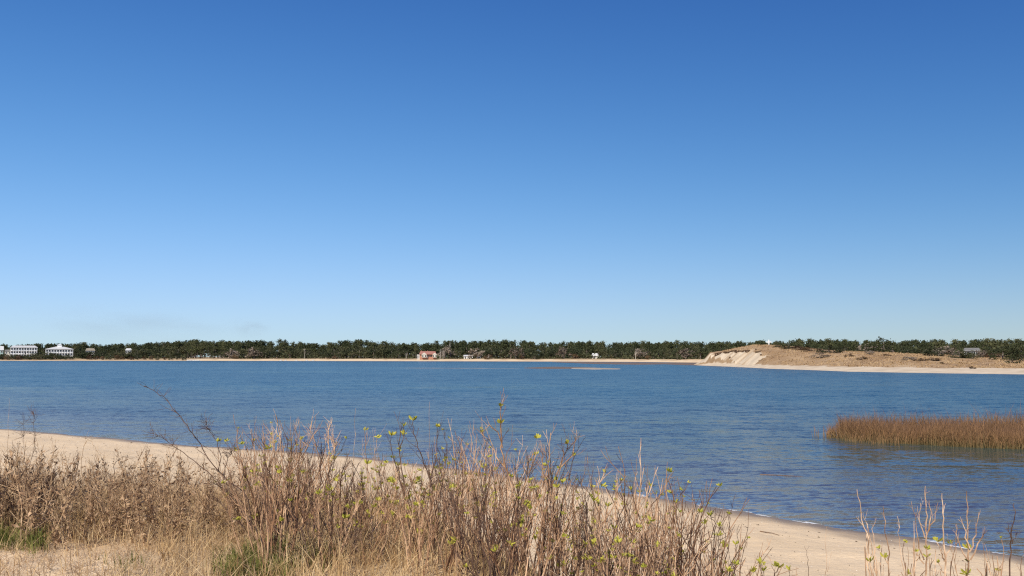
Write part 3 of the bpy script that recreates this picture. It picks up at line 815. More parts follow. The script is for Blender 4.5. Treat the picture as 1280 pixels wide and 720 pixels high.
house('boat_house', 740, 747, 441.5, 738, 1, 6, 'small pale roofed hut in dark trees at the middle right', 'offwhite', 'roofpale', 1, roof_h=2.2, hip=0.6, sh=1.8)
house('grey_house', 1205, 1222, 434.8, 430, 1, 7, 'grey roofed house in the trees behind the right end of the dune', 'tan', 'roofgrey', 4, roof_h=1.6, hip=0.6, sh=2.2)

def brick_house():
    Y = 778; k = Y / FOCAL_PX
    x0, x1 = 523, 547
    xc = (535 - 640) * k; gz = ground_z(xc, Y)
    e = empty('brick_house', (xc, Y, gz), -math.atan2(xc, Y)); tag(e, 'red brick house with red roof and white gables on the far beach', 'house')
    def X(px): return (px - 535) * k
    def Z(y): return CAM_H + (446 - y) * k - gz
    w = MB(); w.box(X(525), X(546), 0, 9, -0.5, Z(443)); part('wall', w.mesh('wall', M['brick']), e)
    r = MB(); slope_roof(r, X(525), X(545), -0.6, 9, Z(443) + 0.26, Z(439), 0.8, 0.4)
    ro = part('roof', r.mesh('roof', M['roofred']), e)
    c = MB(); c.box(X(526.5), X(527.4), 4.4, 5.3, Z(440.4), Z(438.2)); part('chimney', c.mesh('chimney', M['brick']), ro)
    c = MB(); c.box(X(534.2), X(535.0), 4.4, 5.3, Z(439.4), Z(438.4)); part('chimney', c.mesh('chimney', M['brick']), ro)
    for a, b_, t in ((527.5, 533.5, 440.6), (541, 546, 441.0)):
        g = MB(); xa, xb, xm = X(a), X(b_), X((a + b_) / 2)
        g.box(xa, xb, -2.4, -0.003, Z(446.8), Z(443.2))
        v = [(xa - .3, -2.6, Z(443.2)), (xb + .3, -2.6, Z(443.2)), (xm, -2.6, Z(t)), (xa - .3, 3, Z(443.2)), (xb + .3, 3, Z(443.2)), (xm, 3, Z(t))]
        g.add(v, [(0, 3, 5, 2), (1, 2, 5, 4)], [(0, 1, 2), (3, 5, 4)])
        part('gable', g.mesh('gable', M['offwhite']), e)
        wm = MB(); wm.box(-0.45, 0.45, -2.47, -2.40, 0, 1.3); wme = wm.mesh('window', M['glass'])
        for q in (-1.1, 1.1):
            o = part('window', wme, e); o.location = (xm + q, 0, Z(446.0))
    p = MB(); p.box(X(521.5), X(525) - 0.003, 0.5, 6, Z(444.0), Z(443.4))
    for q in (521.7, 523.2, 524.6): p.box(X(q), X(q) + 0.3, 0.6, 0.9, -0.4, Z(444.0) - 0.002)
    part('porch', p.mesh('porch', M['white']), e)
    wm = MB(); wm.box(-0.5, 0.5, -0.07, 0.0, 0, 1.4); wme = wm.mesh('window', M['glass'])
    for q in (535.6, 537.6, 539.4):
        o = part('window', wme, e); o.location = (X(q), 0, Z(446.0))
    d = MB(); d.box(X(534), X(534.8), -0.07, 0.0, Z(447.6), Z(444.8)); part('door', d.mesh('door', M['white']), e)
brick_house()

# pale rocks at the left end of the far beach
for k, px in enumerate((236, 239, 241, 243.5, 246, 249, 352, 358, 371, 384, 392)):
    Y = shore_Y(px) + 2 + (k % 3)
    X = (px - 640) / FOCAL_PX * Y
    r = np.random.default_rng(k + 5)
    th = np.linspace(0, 2 * math.pi, 9)[:-1]
    v = [(math.cos(t) * r.uniform(1.0, 1.8), math.sin(t) * r.uniform(0.7, 1.2), -0.2) for t in th] + [(math.cos(t) * r.uniform(0.6, 1.1), math.sin(t) * r.uniform(0.4, 0.8), r.uniform(0.5, 0.9)) for t in th] + [(0, 0, 1.0)]
    f4 = [(i, (i + 1) % 8, 8 + (i + 1) % 8, 8 + i) for i in range(8)]; f3 = [(8 + i, 8 + (i + 1) % 8, 16) for i in range(8)]
    mb = MB(); mb.add(v, f4, f3)
    o = link(bpy.data.objects.new('shore_rock', mb.mesh('shore_rock', M['rock']))); o.location = (X, Y, 0.1)
    left = px < 300
    tag(o, 'pale rock at the waterline where the far beach begins' if left else 'pale rock at the waterline below the utility pole', 'rock', 'rocks at the left end of the far beach' if left else 'rocks below the utility pole')

# white cross on the crest
def cross():
    px = 960.5; Dw, Dc, zc = crest_of(np.array([px])); Y = float(Dc[0]) + 4
    z = dune_z(px, Y); k = Y / FOCAL_PX
    mb = MB(); h = CAM_H + (446 - 424.6) * k - z
    mb.box(-0.17, 0.17, -0.12, 0.12, -0.5, h)
    mb.box(-1.05, -0.172, -0.1, 0.1, h - 1.15, h - 0.80); mb.box(0.172, 1.05, -0.1, 0.1, h - 1.15, h - 0.80)
    o = link(bpy.data.objects.new('cross', mb.mesh('cross', M['white']))); o.location = ((px - 640) * k, Y, z)
    tag(o, 'white wooden cross standing on the crest of the dune', 'cross')
cross()

# shrubs on the dune
DSH = [(1035, 433.2, 440.6, 24, 'oak', 'largest dark green shrub on the back of the dune, broad and low'), (1024, 441.5, 447.3, 17, 'greyshrub', 'grey green shrub in front of the largest dark shrub'), (1055, 430.5, 440.5, 14, 'oak', 'dark shrub right of the broad low one'),
       (1059, 430.5, 439.5, 19, 'oak', 'olive shrub at the back edge of the dune, left of the tall rounded one'), (1083, 431, 441.5, 17, 'oak', 'green shrub at the back edge of the dune, below the tall rounded tree'), (1097, 433, 442, 14, 'oak', 'rounded olive shrub at the back edge of the dune'),
       (1104, 423.5, 436, 19, 'oak', 'tall rounded dark tree just behind the dune'), (1115, 432.5, 442, 18, 'oak', 'dark shrub right of the tall rounded tree'),
       (1060.5, 442, 446, 8, 'brownbush', 'small brown shrub on the dune slope, first from the left'), (1075.5, 445.2, 449.6, 10, 'brownbush', 'small brown shrub on the dune slope, second from the left'), (1108.5, 441.5, 445, 8, 'brownbush', 'brown shrub under the tall rounded dark tree'),
       (1135, 444.5, 450, 12, 'paleshrub', 'pale brown shrub in the middle of the dune slope'), (1148, 447.8, 451, 9, 'brownbush', 'reddish brown shrub right of the pale brown one'), (1163, 447.6, 451, 13, 'brownbush', 'wide dark brown shrub in the middle of the dune slope'), (1176, 453.4, 455.4, 4, 'brownbush', 'tiny dark shrub low on the dune slope'),
       (1263.5, 445.4, 454, 13, 'oak', 'dark green shrub beside the bare sand at the right end of the dune'), (1150, 434, 443, 20, 'oak', 'dark bush behind the dune, left of the bare grey crowns'), (1172, 435, 445, 22, 'oak', 'wide dark bush in front of the bare grey crowns'), (1198, 439, 447.5, 18, 'oak', 'dark bush left of the grey roofed house'), (1214, 440.3, 448, 18, 'oak', 'dark bush hiding the foot of the grey roofed house'),
       (1238, 439.5, 448.5, 12, 'brownbush', 'orange brown bush at the right end behind the dune'), (1252, 434, 450, 22, 'oak', 'tall dark bush right of the orange brown one'), (1275, 434, 451, 24, 'oak', 'dark bush cut by the right edge behind the dune'),
       (1013, 434, 438, 16, 'brownbush', 'rusty brown bush behind the dune, left of the broad dark shrub'), (985, 429, 436, 16, 'oak', 'low green bush behind the dune right of the cross'), (1000, 431.5, 437, 14, 'brownbush', 'rusty bush behind the dune, second to the right of the cross'), (972, 428.5, 434, 12, 'oak', 'small dark bush behind the crest just right of the cross'),
       (1086, 437, 443, 9, 'paleshrub', 'small pale shrub between the green dune shrubs'), (1214, 462.2, 463.4, 6, 'brownbush', 'low brown shrub at the top of the right beach')]
PROTO[('bush', 'greyshrub')] = [(a, far_tree('bush', 777 + k)[1].mesh('crown', M['greytwig'])) for k, (a, b) in enumerate(PROTO[('bush', 'oak')])]
M['shrubdark'] = plain('dark_shrub_leaves', [(0.25, (0.016, 0.020, 0.009)), (0.55, (0.036, 0.042, 0.016)), (0.8, (0.085, 0.085, 0.032))], 0.5, rnd=0.4)
PROTO[('bush', 'darkshrub')] = [(a, far_tree('bush', 877 + k)[1].mesh('crown', M['shrubdark'])) for k, (a, b) in enumerate(PROTO[('bush', 'oak')])]
PROTO[('bush', 'paleshrub')] = PROTO[('bush', 'greyshrub')]
for px, y0, y1, wpx, mat, lab in DSH:
    Dw, Dc, zc = crest_of(np.array([float(px)]))
    yc = float(np.interp(px, HC_PX, HC_Y))
    if y1 > yc + 1.2:       # on the slope: walk up the dune until its surface meets the sight line
        Y = float(Dw[0]) + 12
        while Y < float(Dc[0]) and CAM_H + (446 - y1) / FOCAL_PX * Y > dune_z(px, Y) : Y += 1.0
    else:
        Y = float(Dc[0]) + 12
    z = dune_z(px, Y)
    H = CAM_H + (446 - y0) / FOCAL_PX * Y - z
    key = ('bush', mat)
    tm, cm = PROTO[('bush', 'darkshrub') if mat == 'oak' else key][random.randrange(3)]
    W = 1.4 * wpx / FOCAL_PX * Y
    e = empty('dune_shrub', ((px - 640) / FOCAL_PX * Y, Y, z - 0.15), random.uniform(0, 6), (W / 9.0, W / 9.0, max(H * 1.25, 0.9) / 10))
    tag(e, lab, 'shrub'); part('trunk', tm, e); part('crown', cm, e)

# roots and torn turf over the bare face's lip, coloured dark for overhang shadow
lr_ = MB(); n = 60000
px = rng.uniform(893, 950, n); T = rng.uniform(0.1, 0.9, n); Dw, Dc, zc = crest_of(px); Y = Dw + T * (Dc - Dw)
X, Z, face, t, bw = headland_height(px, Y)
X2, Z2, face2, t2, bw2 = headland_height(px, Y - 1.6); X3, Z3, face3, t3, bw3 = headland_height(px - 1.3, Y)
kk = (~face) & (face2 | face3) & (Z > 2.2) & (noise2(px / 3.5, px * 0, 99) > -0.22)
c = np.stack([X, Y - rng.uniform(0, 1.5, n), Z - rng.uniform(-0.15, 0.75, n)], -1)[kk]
M['roots'] = plain('turf_roots_with_shade', [(0.3, (0.06, 0.036, 0.022)), (0.7, (0.15, 0.095, 0.058))], 0.6)
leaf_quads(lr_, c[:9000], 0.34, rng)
o = link(bpy.data.objects.new('hanging_turf', lr_.mesh('hanging_turf', M['roots']))); tag(o, 'torn turf with painted shadow hanging over the lip of the bare dune face', 'turf', kind='stuff')

# dune grass tufts
tg = MB()
n = 15000
px = rng.uniform(893, 1300, n); T = rng.uniform(0.16, 1.12, n)
Dw, Dc, zc = crest_of(px); Y = Dw + T * (Dc - Dw)
X, Z, face, t, bw = headland_height(px, Y)
ok = (~face) & (t > bw * 1.02) & (fbm(X / 6, Y / 6, 88, 3) > -0.25) & (px > 902)
X, Y, Z = X[ok], Y[ok], Z[ok]; n = len(X)
hh = rng.uniform(0.10, 0.36, n) * (1 + 0.6 * fbm(X / 5, Y / 5, 89, 2)); ww = rng.uniform(0.10, 0.30, n); th = rng.uniform(0, math.pi, n)
dxy = np.stack([np.cos(th) * ww, np.sin(th) * ww], -1); lean = rng.normal(size=(n, 2)) * 0.15
v = np.zeros((n, 3, 3)); v[:, 0] = np.stack([X - dxy[:, 0], Y - dxy[:, 1], Z - 0.05], -1); v[:, 1] = np.stack([X + dxy[:, 0], Y + dxy[:, 1], Z - 0.05], -1); v[:, 2] = np.stack([X + lean[:, 0], Y + lean[:, 1], Z + hh], -1)
tg.add(v.reshape(-1, 3), f3=np.arange(3 * n).reshape(n, 3))
M['dunegrass'] = plain('brown_dune_grass', [(0.3, (0.24, 0.155, 0.080)), (0.55, (0.35, 0.24, 0.13)), (0.75, (0.45, 0.33, 0.19))], 0.12, coord='Position')
o = link(bpy.data.objects.new('dune_grass', tg.mesh('dune_grass', M['dunegrass']))); tag(o, 'short brown grass covering the back of the dune', 'grass', kind='stuff')

# ------------------------------------------------------------------ grass blades in bulk
def blades(mb, X, Y, Z, H, W, lean_amp, r, seg=2, bend=None, lean_dir=None):
    n = len(X)
    th = r.uniform(0, 2 * math.pi, n)
    side = np.stack([np.cos(th), np.sin(th), np.zeros(n)], -1)
    la = r.uniform(0, 2 * math.pi, n) if lean_dir is None else lean_dir + r.normal(size=n) * 0.8
    L_ = np.stack([np.cos(la), np.sin(la), np.zeros(n)], -1) * (np.abs(r.normal(size=n)) * lean_amp)[:, None]
    base = np.stack([X, Y, Z], -1)
    rows = []; att = []
    for k in range(seg + 1):
        t = k / seg
        c = base + L_ * (H * t ** 1.8)[:, None] + np.array([0, 0, 1.0]) * (H * (t - 0.18 * t * t * np.minimum(lean_amp * 2, 1)))[:, None]
        w = (W * (1 - t) ** 0.7 * 0.5)[:, None]
        if k < seg: rows += [c - side * w, c + side * w]; att += [t, t]
        else: rows += [c]; att += [t]
    v = np.stack(rows, 1); m = v.shape[1]
    idx = np.arange(n)[:, None] * m
    for k in range(seg - 1):
        pass
    f4 = np.concatenate([idx + np.array([[2 * k, 2 * k + 1, 2 * k + 3, 2 * k + 2]]) for k in range(seg - 1)]) if seg > 1 else None
    f3 = idx + np.array([[2 * seg - 2, 2 * seg - 1, 2 * seg]])
    mb.add(v.reshape(-1, 3), f4, f3, a=np.tile(np.array(att), n))

# marsh cordgrass standing in the water on the right
def marsh():
    m, N, L, b = new_mat('marsh_cordgrass')
    at = N.new('ShaderNodeAttribute'); at.attribute_name = 'up'
    n1 = noise_node(N, L, 9.0, 5, 0.9, coord='Position', vec_scale=(1, 1, 0.3))
    ad = N.new('ShaderNodeMath'); ad.operation = 'MULTIPLY_ADD'; L.new(n1.outputs['Fac'], ad.inputs[0]); ad.inputs[1].default_value = 1.3; L.new(at.outputs['Fac'], ad.inputs[2])
    r = ramp(N, [(0.22, (0.038, 0.044, 0.014)), (0.45, (0.125, 0.080, 0.028)), (0.68, (0.215, 0.112, 0.045)), (1.0, (0.095, 0.048, 0.034))])
    mr = N.new('ShaderNodeMapRange'); mr.inputs['From Min'].default_value = 0.25; mr.inputs['From Max'].default_value = 1.75; L.new(ad.outputs[0], mr.inputs['Value']); L.new(mr.outputs[0], r.inputs[0])
    L.new(r.outputs[0], b.inputs['Base Color']); b.inputs['Roughness'].default_value = 0.8
    mb = MB(); r_ = rng
    n = 34000
    px = r_.uniform(1028, 1560, n)
    front = np.interp(px, [1028, 1036, 1060, 1120, 1200, 1280, 1560], [544.5, 546, 549, 553.5, 558, 561, 570])
    back = np.interp(px, [1028, 1040, 1080, 1160, 1280, 1560], [544.5, 542.5, 540, 538.5, 536, 534])
    f = r_.uniform(0, 1, n) ** 1.3
    y = front + (back - front) * f
    Y = CAM_H * FOCAL_PX / (y - 446) * 1.0
    X = (px - 640) / FOCAL_PX * Y
    clump = fbm(X * 0.55, Y * 0.9, 51, 4)
    gap = fbm(X * 1.6, Y * 1.6, 58, 3)
    keep = (gap > -0.62 + 0.45 * np.clip((1090 - px) / 60, 0, 1)) & ((px > 1046) | (r_.uniform(0, 1, n) < 0.22)) & ~((px > 1051) & (px < 1054) & (r_.uniform(0, 1, n) < 0.7))
    X, Y, clump, px = X[keep], Y[keep], clump[keep], px[keep]
    H = (0.96 + 0.55 * clump) * r_.uniform(0.4, 1.15, len(X)) * np.interp(px, [1028, 1045, 1100, 1280], [0.55, 0.85, 0.98, 1.08]) * (1 + 0.22 * fbm(X * 3.1, Y * 3.1, 57, 2))
    tall = r_.uniform(0, 1, len(X)) < 0.03 + 0.10 * (clump > 0.2); H = np.where(tall, H * 1.3, H)
    xo = r_.uniform(1012, 1120, 260); yo = np.interp(xo, [1012, 1036, 1060, 1120], [544.5, 546.5, 550, 555]) + r_.normal(size=260) * 1.1 + 0.6
    Yo = CAM_H * FOCAL_PX / (yo - 446); Xo = (xo - 640) / FOCAL_PX * Yo; kp = r_.uniform(0, 1, 260) < np.interp(xo, [1012, 1036], [0.15, 1.0]); Xo, Yo = Xo[kp], Yo[kp]
    X = np.concatenate([X, Xo]); Y = np.concatenate([Y, Yo]); H = np.concatenate([H, r_.uniform(0.2, 0.75, len(Xo))])
    blades(mb, X, Y, np.full(len(X), -0.12), H + 0.12, r_.uniform(0.012, 0.032, len(X)), 0.34, r_, seg=3)
    o = link(bpy.data.objects.new('marsh_grass', mb.mesh('marsh_grass', m, attr='up'))); tag(o, 'stand of rust brown marsh grass growing out of the water on the right', 'marsh grass', kind='stuff')
marsh()

# ------------------------------------------------------------------ dry and green grass at the feet of the shrubs
def spread(n, px0, px1, Y0, Y1, ry=1.0):
    px = rng.uniform(px0, px1, n); Y = Y0 + (Y1 - Y0) * rng.uniform(0, 1, n) ** ry
    X = (px - 640) / FOCAL_PX * Y
    h, s, sf = full_height(X, Y)
    return px, X, Y, h, s
dg = MB()
px, X, Y, Z, s = spread(52000, -60, 940, 6.2, 11.0)
dens = 0.75 + fbm(X * 0.9, Y * 0.9, 111, 3)
bare = np.hypot((X + 3.95) / 1.35, (Y - 6.95) / 1.15) + 0.35 * fbm(X * 1.7, Y * 1.7, 117, 3)
lim = np.interp(px, [-60, 200, 420, 900, 940], [1.0, 1.0, 0.8, 0.42, 0.2])
k = (rng.uniform(0, 1, len(X)) < dens * lim) & (s > 9.3) & ((bare > 1) | (rng.uniform(0, 1, len(X)) < 0.05))
X, Y, Z = X[k], Y[k], Z[k]
H = rng.uniform(0.08, 0.34, len(X)) * (1 + 0.8 * fbm(X * 0.7, Y * 0.7, 113, 2)); H = np.clip(H, 0.05, 0.5)
blades(dg, X, Y, Z - 0.01, H, rng.uniform(0.003, 0.008, len(X)), 0.75, rng, seg=3)
o = link(bpy.data.objects.new('dry_grass', dg.mesh('dry_grass', M['drygrass']))); tag(o, 'pale dry straw grass matted over the sand at the foot of the shrubs', 'grass', kind='stuff')
# sparse litter on the bare sand at the lower left
lt = MB(); px, X, Y, Z, s = spread(5200, -40, 330, 6.2, 9.0); blades(lt, X, Y, Z + 0.004, rng.uniform(0.03, 0.12, len(X)), rng.uniform(0.003, 0.006, len(X)), 2.8, rng, seg=2)
o = link(bpy.data.objects.new('straw_litter', lt.mesh('straw_litter', M['weedstem']))); tag(o, 'broken straw scattered on the bare sand at the lower left', 'litter', kind='stuff')
gg = MB()
for cx, cy, rx, ry, n, hmax in ((338, 7.2, 44, 0.6, 900, 0.23), (395, 7.4, 36, 0.5, 320, 0.18), (18, 8.1, 26, 0.35, 260, 0.26), (55, 8.0, 16, 0.3, 160, 0.26), (4, 8.3, 14, 0.3, 150, 0.3), (300, 7.0, 30, 0.4, 350, 0.2), (760, 6.9, 60, 0.6, 250, 0.25), (170, 7.2, 40, 0.3, 60, 0.14)):
    q = rng.normal(size=(n, 2)) * 0.45
    Y = cy + q[:, 1] * ry; X = (cx + q[:, 0] * rx - 640) / FOCAL_PX * Y
    h, s, sf = full_height(X, Y)
    blades(gg, X, Y, h - 0.01, rng.uniform(0.4, 1.0, n) * hmax, rng.uniform(0.005, 0.014, n), 0.45, rng, seg=3)
o = link(bpy.data.objects.new('green_grass', gg.mesh('green_grass', M['greengrass']))); tag(o, 'patches of fresh green grass low among the dead stems', 'grass', kind='stuff')

# ------------------------------------------------------------------ woody plants
def wander(p0, d0, length, seg, wob, r, up=0.0):
    p = np.array(p0, float); d = np.array(d0, float); d /= np.linalg.norm(d)
    out = [p.copy()]
    for k in range(seg):
        d = d + r.normal(size=3) * wob + np.array([0, 0, up])
        d /= np.linalg.norm(d)
        p = p + d * length / seg
        out.append(p.copy())
    return out

def bud_mesh(seed, mat, nleaf, ln):
    r = np.random.default_rng(seed); mb = MB()
    for k in range(nleaf):
        az = r.uniform(0, 2 * math.pi); el = r.uniform(0.15, 1.35)
        d = np.array([math.cos(az) * math.cos(el), math.sin(az) * math.cos(el), math.sin(el)])
        s = np.cross(d, r.normal(size=3)); s /= np.linalg.norm(s); nrm = np.cross(s, d)
        L_ = ln * r.uniform(0.55, 1.15); w = L_ * r.uniform(0.16, 0.26)
        o0 = r.normal(size=3) * ln * 0.08
        c1 = o0 + d * L_ * 0.45 + nrm * L_ * 0.05; c2 = o0 + d * L_ * 0.8 + nrm * L_ * 0.02; tip = o0 + d * L_ - nrm * L_ * 0.08
        v = [o0, c1 - s * w, c1, c1 + s * w, c2 - s * w * 0.8, c2, c2 + s * w * 0.8, tip]
        v[2] = v[2] - nrm * w * 0.3; v[5] = v[5] - nrm * w * 0.25
        mb.add(v, [(1, 4, 5, 2), (2, 5, 6, 3)], [(0, 1, 2), (0, 2, 3), (4, 7, 5), (5, 7, 6)])
    return mb.mesh('leaf_cluster', M[mat])
BUDS = [bud_mesh(k, 'bud', 4 + k, 0.036) for k in range(5)]

def twiggy(mb, path, r, n, rad, ln, wob=0.10, spread_=0.7, start=0.35, sub=True, tips=None):
    P = np.array([tuple(q) for q in path])
    for k in range(n):
        t = r.uniform(start, 0.97); f = t * (len(P) - 1); i = int(f); a = P[i] + (P[min(i + 1, len(P) - 1)] - P[i]) * (f - i)
        d = P[min(i + 1, len(P) - 1)] - P[max(i - 1, 0)]; d /= np.linalg.norm(d) + 1e-9
        o_ = r.normal(size=3); o_ -= d * (o_ @ d); o_ /= np.linalg.norm(o_)
        L_ = ln * r.uniform(0.45, 1.2) * (1.15 - 0.5 * t)
        q = wander(a, d + o_ * spread_ * r.uniform(0.5, 1.1), L_, 4, wob, r, 0.10)
        mb.tube(q, rad * (1 - 0.4 * t), rad * 0.42, 3)
        if tips is not None: tips.append(q[-1])
        if sub and r.uniform() < 0.6:
            q2 = wander(q[2], np.array(q[3]) - np.array(q[2]) + r.normal(size=3) * L_ * 0.16, L_ * 0.5, 3, wob, r, 0.1)
            mb.tube(q2, rad * 0.5, rad * 0.35, 3)
            if tips is not None: tips.append(q2[-1])

def shrub_proto(seed, H, nst, stemmat, spread_, ntw, nbud, crooked=0.06):
    r = np.random.default_rng(seed)
    stems, tips = [], []
    for k in range(nst):
        az = r.uniform(0, 2 * math.pi); tilt = abs(r.normal()) * spread_
        L_ = H * r.uniform(0.6, 1.0)
        b = (math.cos(az) * r.uniform(0, 0.26), math.sin(az) * r.uniform(0, 0.26), -0.06)
        q = wander(b, (math.cos(az) * tilt, math.sin(az) * tilt, 1), L_, 10, crooked, r, 0.03)
        mb = MB(); mb.tube(q, r.uniform(0.0065, 0.014), 0.0028, 4)
        tp = []
        twiggy(mb, q, r, ntw, 0.0052, L_ * 0.27, wob=0.16, tips=tp)
        stems.append(mb.mesh('stem', M[stemmat]))
        tips += tp + [q[-1]]
    idx = r.permutation(len(tips))[:nbud]
    return stems, [tuple(tips[i]) for i in idx]

def place_shrub(proto, x, y, rz, scale, label, group, name='shrub', cat='shrub', buds=True, z=None):
    stems, tips = proto
    e = empty(name, (x, y, (ground_z(x, y) if z is None else z)), rz, scale)
    tag(e, label, cat, group)
    for s in stems: part('stem', s, e)
    if buds:
        for t in tips:
            b = part('leaf_cluster', BUDS[random.randrange(len(BUDS))], e)
            b.location = t; b.rotation_euler = (random.uniform(-.4, .4), random.uniform(-.4, .4), random.uniform(0, 6.28)); f = random.uniform(0.6, 1.2)
            b.scale = (f / scale[0], f / scale[1], f / scale[2])
    return e

PS = [shrub_proto(300 + k, 1.5, 10 + k % 4, ('stem', 'palestem', 'stem', 'darkstem', 'stem')[k % 5], 0.26, 7, 11, 0.115) for k in range(15)]

TOP_X = np.array([300, 345, 380, 410, 440, 470, 500, 545, 575, 600, 630, 680, 705, 735, 770, 800, 850, 880, 905, 930], float)
TOP_Y = np.array([575, 545, 560, 552, 590, 580, 575, 560, 575, 570, 560, 575, 585, 620, 600, 600, 620, 640, 665, 700], float)
ZONES = ((360, 'behind the green grass patch'), (420, 'around the feathery grey shrubs'), (475, 'under the tall thin dead stalk'), (530, 'under the crooked dark stems'), (580, 'under the central yellow leaf tuft'),
         (650, 'below the tallest leaf tipped stem'), (720, 'below the pale broom of twigs'), (780, 'where the thicket dips'), (840, 'below the thin high twig'), (990, 'at the right end of the thicket'))
cnt = 0
for row, (Y0, step) in enumerate(((9.5, 27), (8.7, 32), (8.0, 30), (7.3, 29), (6.8, 34))):
    for px in np.arange(322, 912, step):
        x = float(px + random.uniform(-8, 8)); Y = Y0 + random.uniform(-0.35, 0.35)
        if row >= 3 and x < 400 and random.random() < 0.6: continue
        if random.random() < 0.24: continue
        X = (x - 640) / FOCAL_PX * Y; z = ground_z(X, Y)
        ty = np.interp(x, TOP_X, TOP_Y) + random.uniform(-30, 16) + (row > 2) * random.uniform(0, 50)
        if 690 < x < 735 and row < 2: ty += 25
        H = pt(x, ty, Y).z - z
        sc = H / 1.42
        if sc < 0.2: continue
        budding = random.random() < (0.45 if x < 430 else 0.75)
        zone = next(l for lim, l in ZONES if x < lim)
        place = ('back', 'back', 'middle', 'front', 'front')[row]
        lab = ('brown budding shrub' if budding else 'leafless brown shrub') + ' in the ' + place + ' of the thicket, ' + zone
        place_shrub(PS[random.randrange(len(PS))], X, Y, random.uniform(0, 6.28), (random.uniform(0.75, 1.05) * min(sc, 1.1),) * 2 + (sc,), lab, 'thicket shrubs ' + zone, buds=budding)
        cnt += 1

# --- single plants that stand out, traced as real branches at their own distance
def hero(name, label, cat, Y, stems, mat, radius, buds=(), twigs=5, tl=0.22, seed=0, feather=0, base_px=None):
    r = np.random.default_rng(seed)
    b0 = stems[0][0]
    bx = (b0[0] - 640) / FOCAL_PX * Y; gz = ground_z(bx, Y)
    e = empty(name, (bx, Y, gz)); tag(e, label, cat)
    org = np.array([bx, Y, gz])
    knots = []
    for si, st in enumerate(stems):
        ps = [np.array(pt(x, y, Y)) for x, y in st]
        if si == 0:
            low = ps[0].copy(); low[2] = min(gz - 0.08, low[2] - 0.05); ps = [low] + ps
        # resample and roughen, drifting in depth as well
        ps = np.array(ps); q = []
        for i in range(len(ps) - 1):
            for k in range(3): q.append(ps[i] + (ps[i + 1] - ps[i]) * k / 3)
        q.append(ps[-1]); q = np.array(q)
        drift = np.cumsum(r.normal(size=len(q)) * 0.012); drift -= drift[0]
        if si > 0: drift += 0.0
        q[:, 1] += drift; q[1:-1] += r.normal(size=(len(q) - 2, 3)) * 0.004
        mb = MB(); rr = radius * (1 if si == 0 else 0.62)
        mb.tube(q - org, rr, rr * 0.28, 5)
        tp_ = []; twiggy(mb, q - org, r, twigs, rr * 0.38, tl, start=0.4, tips=tp_)
        knots += [k_ for k_ in (q - org)[len(q) // 3:]] + tp_
        if feather:
            for k in range(feather):
                t = r.uniform(0.55, 1.0); a = q[int(t * (len(q) - 1))] - org
                d = r.normal(size=3) + np.array([-0.5, 0, 0.9]); mb.tube(wander(a, d, 0.10, 3, 0.2, r), 0.0016, 0.0009, 3)
        part('stem', mb.mesh('stem', M[mat]), e)
    for x, y in buds:
        p = np.array(pt(x, y, Y)) - org
        K = np.array(knots); p = K[int(np.argmin(np.linalg.norm(K - p, axis=1)))]
        b = part('leaf_cluster', BUDS[r.integers(0, 5)], e); b.location = p; b.rotation_euler = (0, 0, r.uniform(0, 6)); f = r.uniform(0.9, 1.4); b.scale = (f, f, f)
    return e

hero('leaning_shrub', 'bare shrub with a long stem leaning up to the left against the water', 'shrub', 7.9,
     [[(318, 690), (314, 650), (309, 625), (300, 612), (283, 601), (270, 586), (256, 568), (247, 550), (240, 538), (226, 520), (213, 506), (204, 496), (193, 488), (181, 482)],
      [(312, 640), (303, 625), (285, 612), (268, 600)],
      [(272, 590), (277, 570), (272, 552), (262, 540), (258, 530), (259, 522)],
      [(268, 598), (240, 577), (222, 562), (205, 548), (188, 538)],
      [(280, 600), (283, 578), (290, 567), (296, 560)],
      [(316, 670), (300, 655), (285, 640), (268, 618)]], 'darkstem', 0.0065, [(284, 545), (318, 568), (308, 640), (276, 546)], twigs=6, tl=0.18, seed=1, feather=26)
hero('tall_shrub', 'tallest budding stem with leaves at its tip above the centre of the thicket', 'shrub', 7.6,
     [[(640, 700), (645, 640), (640, 610), (632, 585), (627, 560), (626, 535), (625, 515), (626, 507)], [(628, 560), (622, 540), (612, 530), (602, 540)], [(632, 585), (620, 570), (612, 550), (601, 541)], [(642, 640), (655, 610), (662, 590), (668, 570)]],
     'stem', 0.010, [(626, 506), (629, 531), (634, 527), (601, 540), (626, 529), (668, 568)], twigs=7, seed=2)
hero('crooked_shrub', 'crooked dark stem bending left at its top, left of the tallest stem', 'shrub', 7.7,
     [[(545, 690), (540, 640), (538, 600), (531, 578), (524, 558), (518, 540), (517, 525)], [(538, 600), (545, 570), (547, 545), (546, 536)], [(545, 640), (556, 590), (558, 560), (556, 540)]], 'darkstem', 0.008, [(517, 522), (545, 535), (541, 537), (547, 538)], twigs=6, seed=3)
hero('crooked_shrub', 'dark crooked stem with small leaves, first left of the bent one', 'shrub', 7.8,
     [[(512, 690), (510, 640), (505, 600), (500, 575), (498, 555), (499, 540), (506, 532)], [(500, 560), (504, 550), (505, 543)], [(507, 620), (496, 590), (488, 560), (488, 545)]], 'darkstem', 0.008, [(508, 531), (504, 542), (488, 543), (505, 560)], twigs=5, seed=4)
hero('slender_shrub', 'slender stem with one yellow leaf tuft at its tip over the water, left of centre', 'shrub', 7.9,
     [[(462, 690), (460, 640), (459, 590), (457, 560), (456, 538)], [(460, 600), (468, 575), (470, 548)]], 'stem', 0.006, [(456, 536), (470, 545), (461, 575)], twigs=5, seed=5)
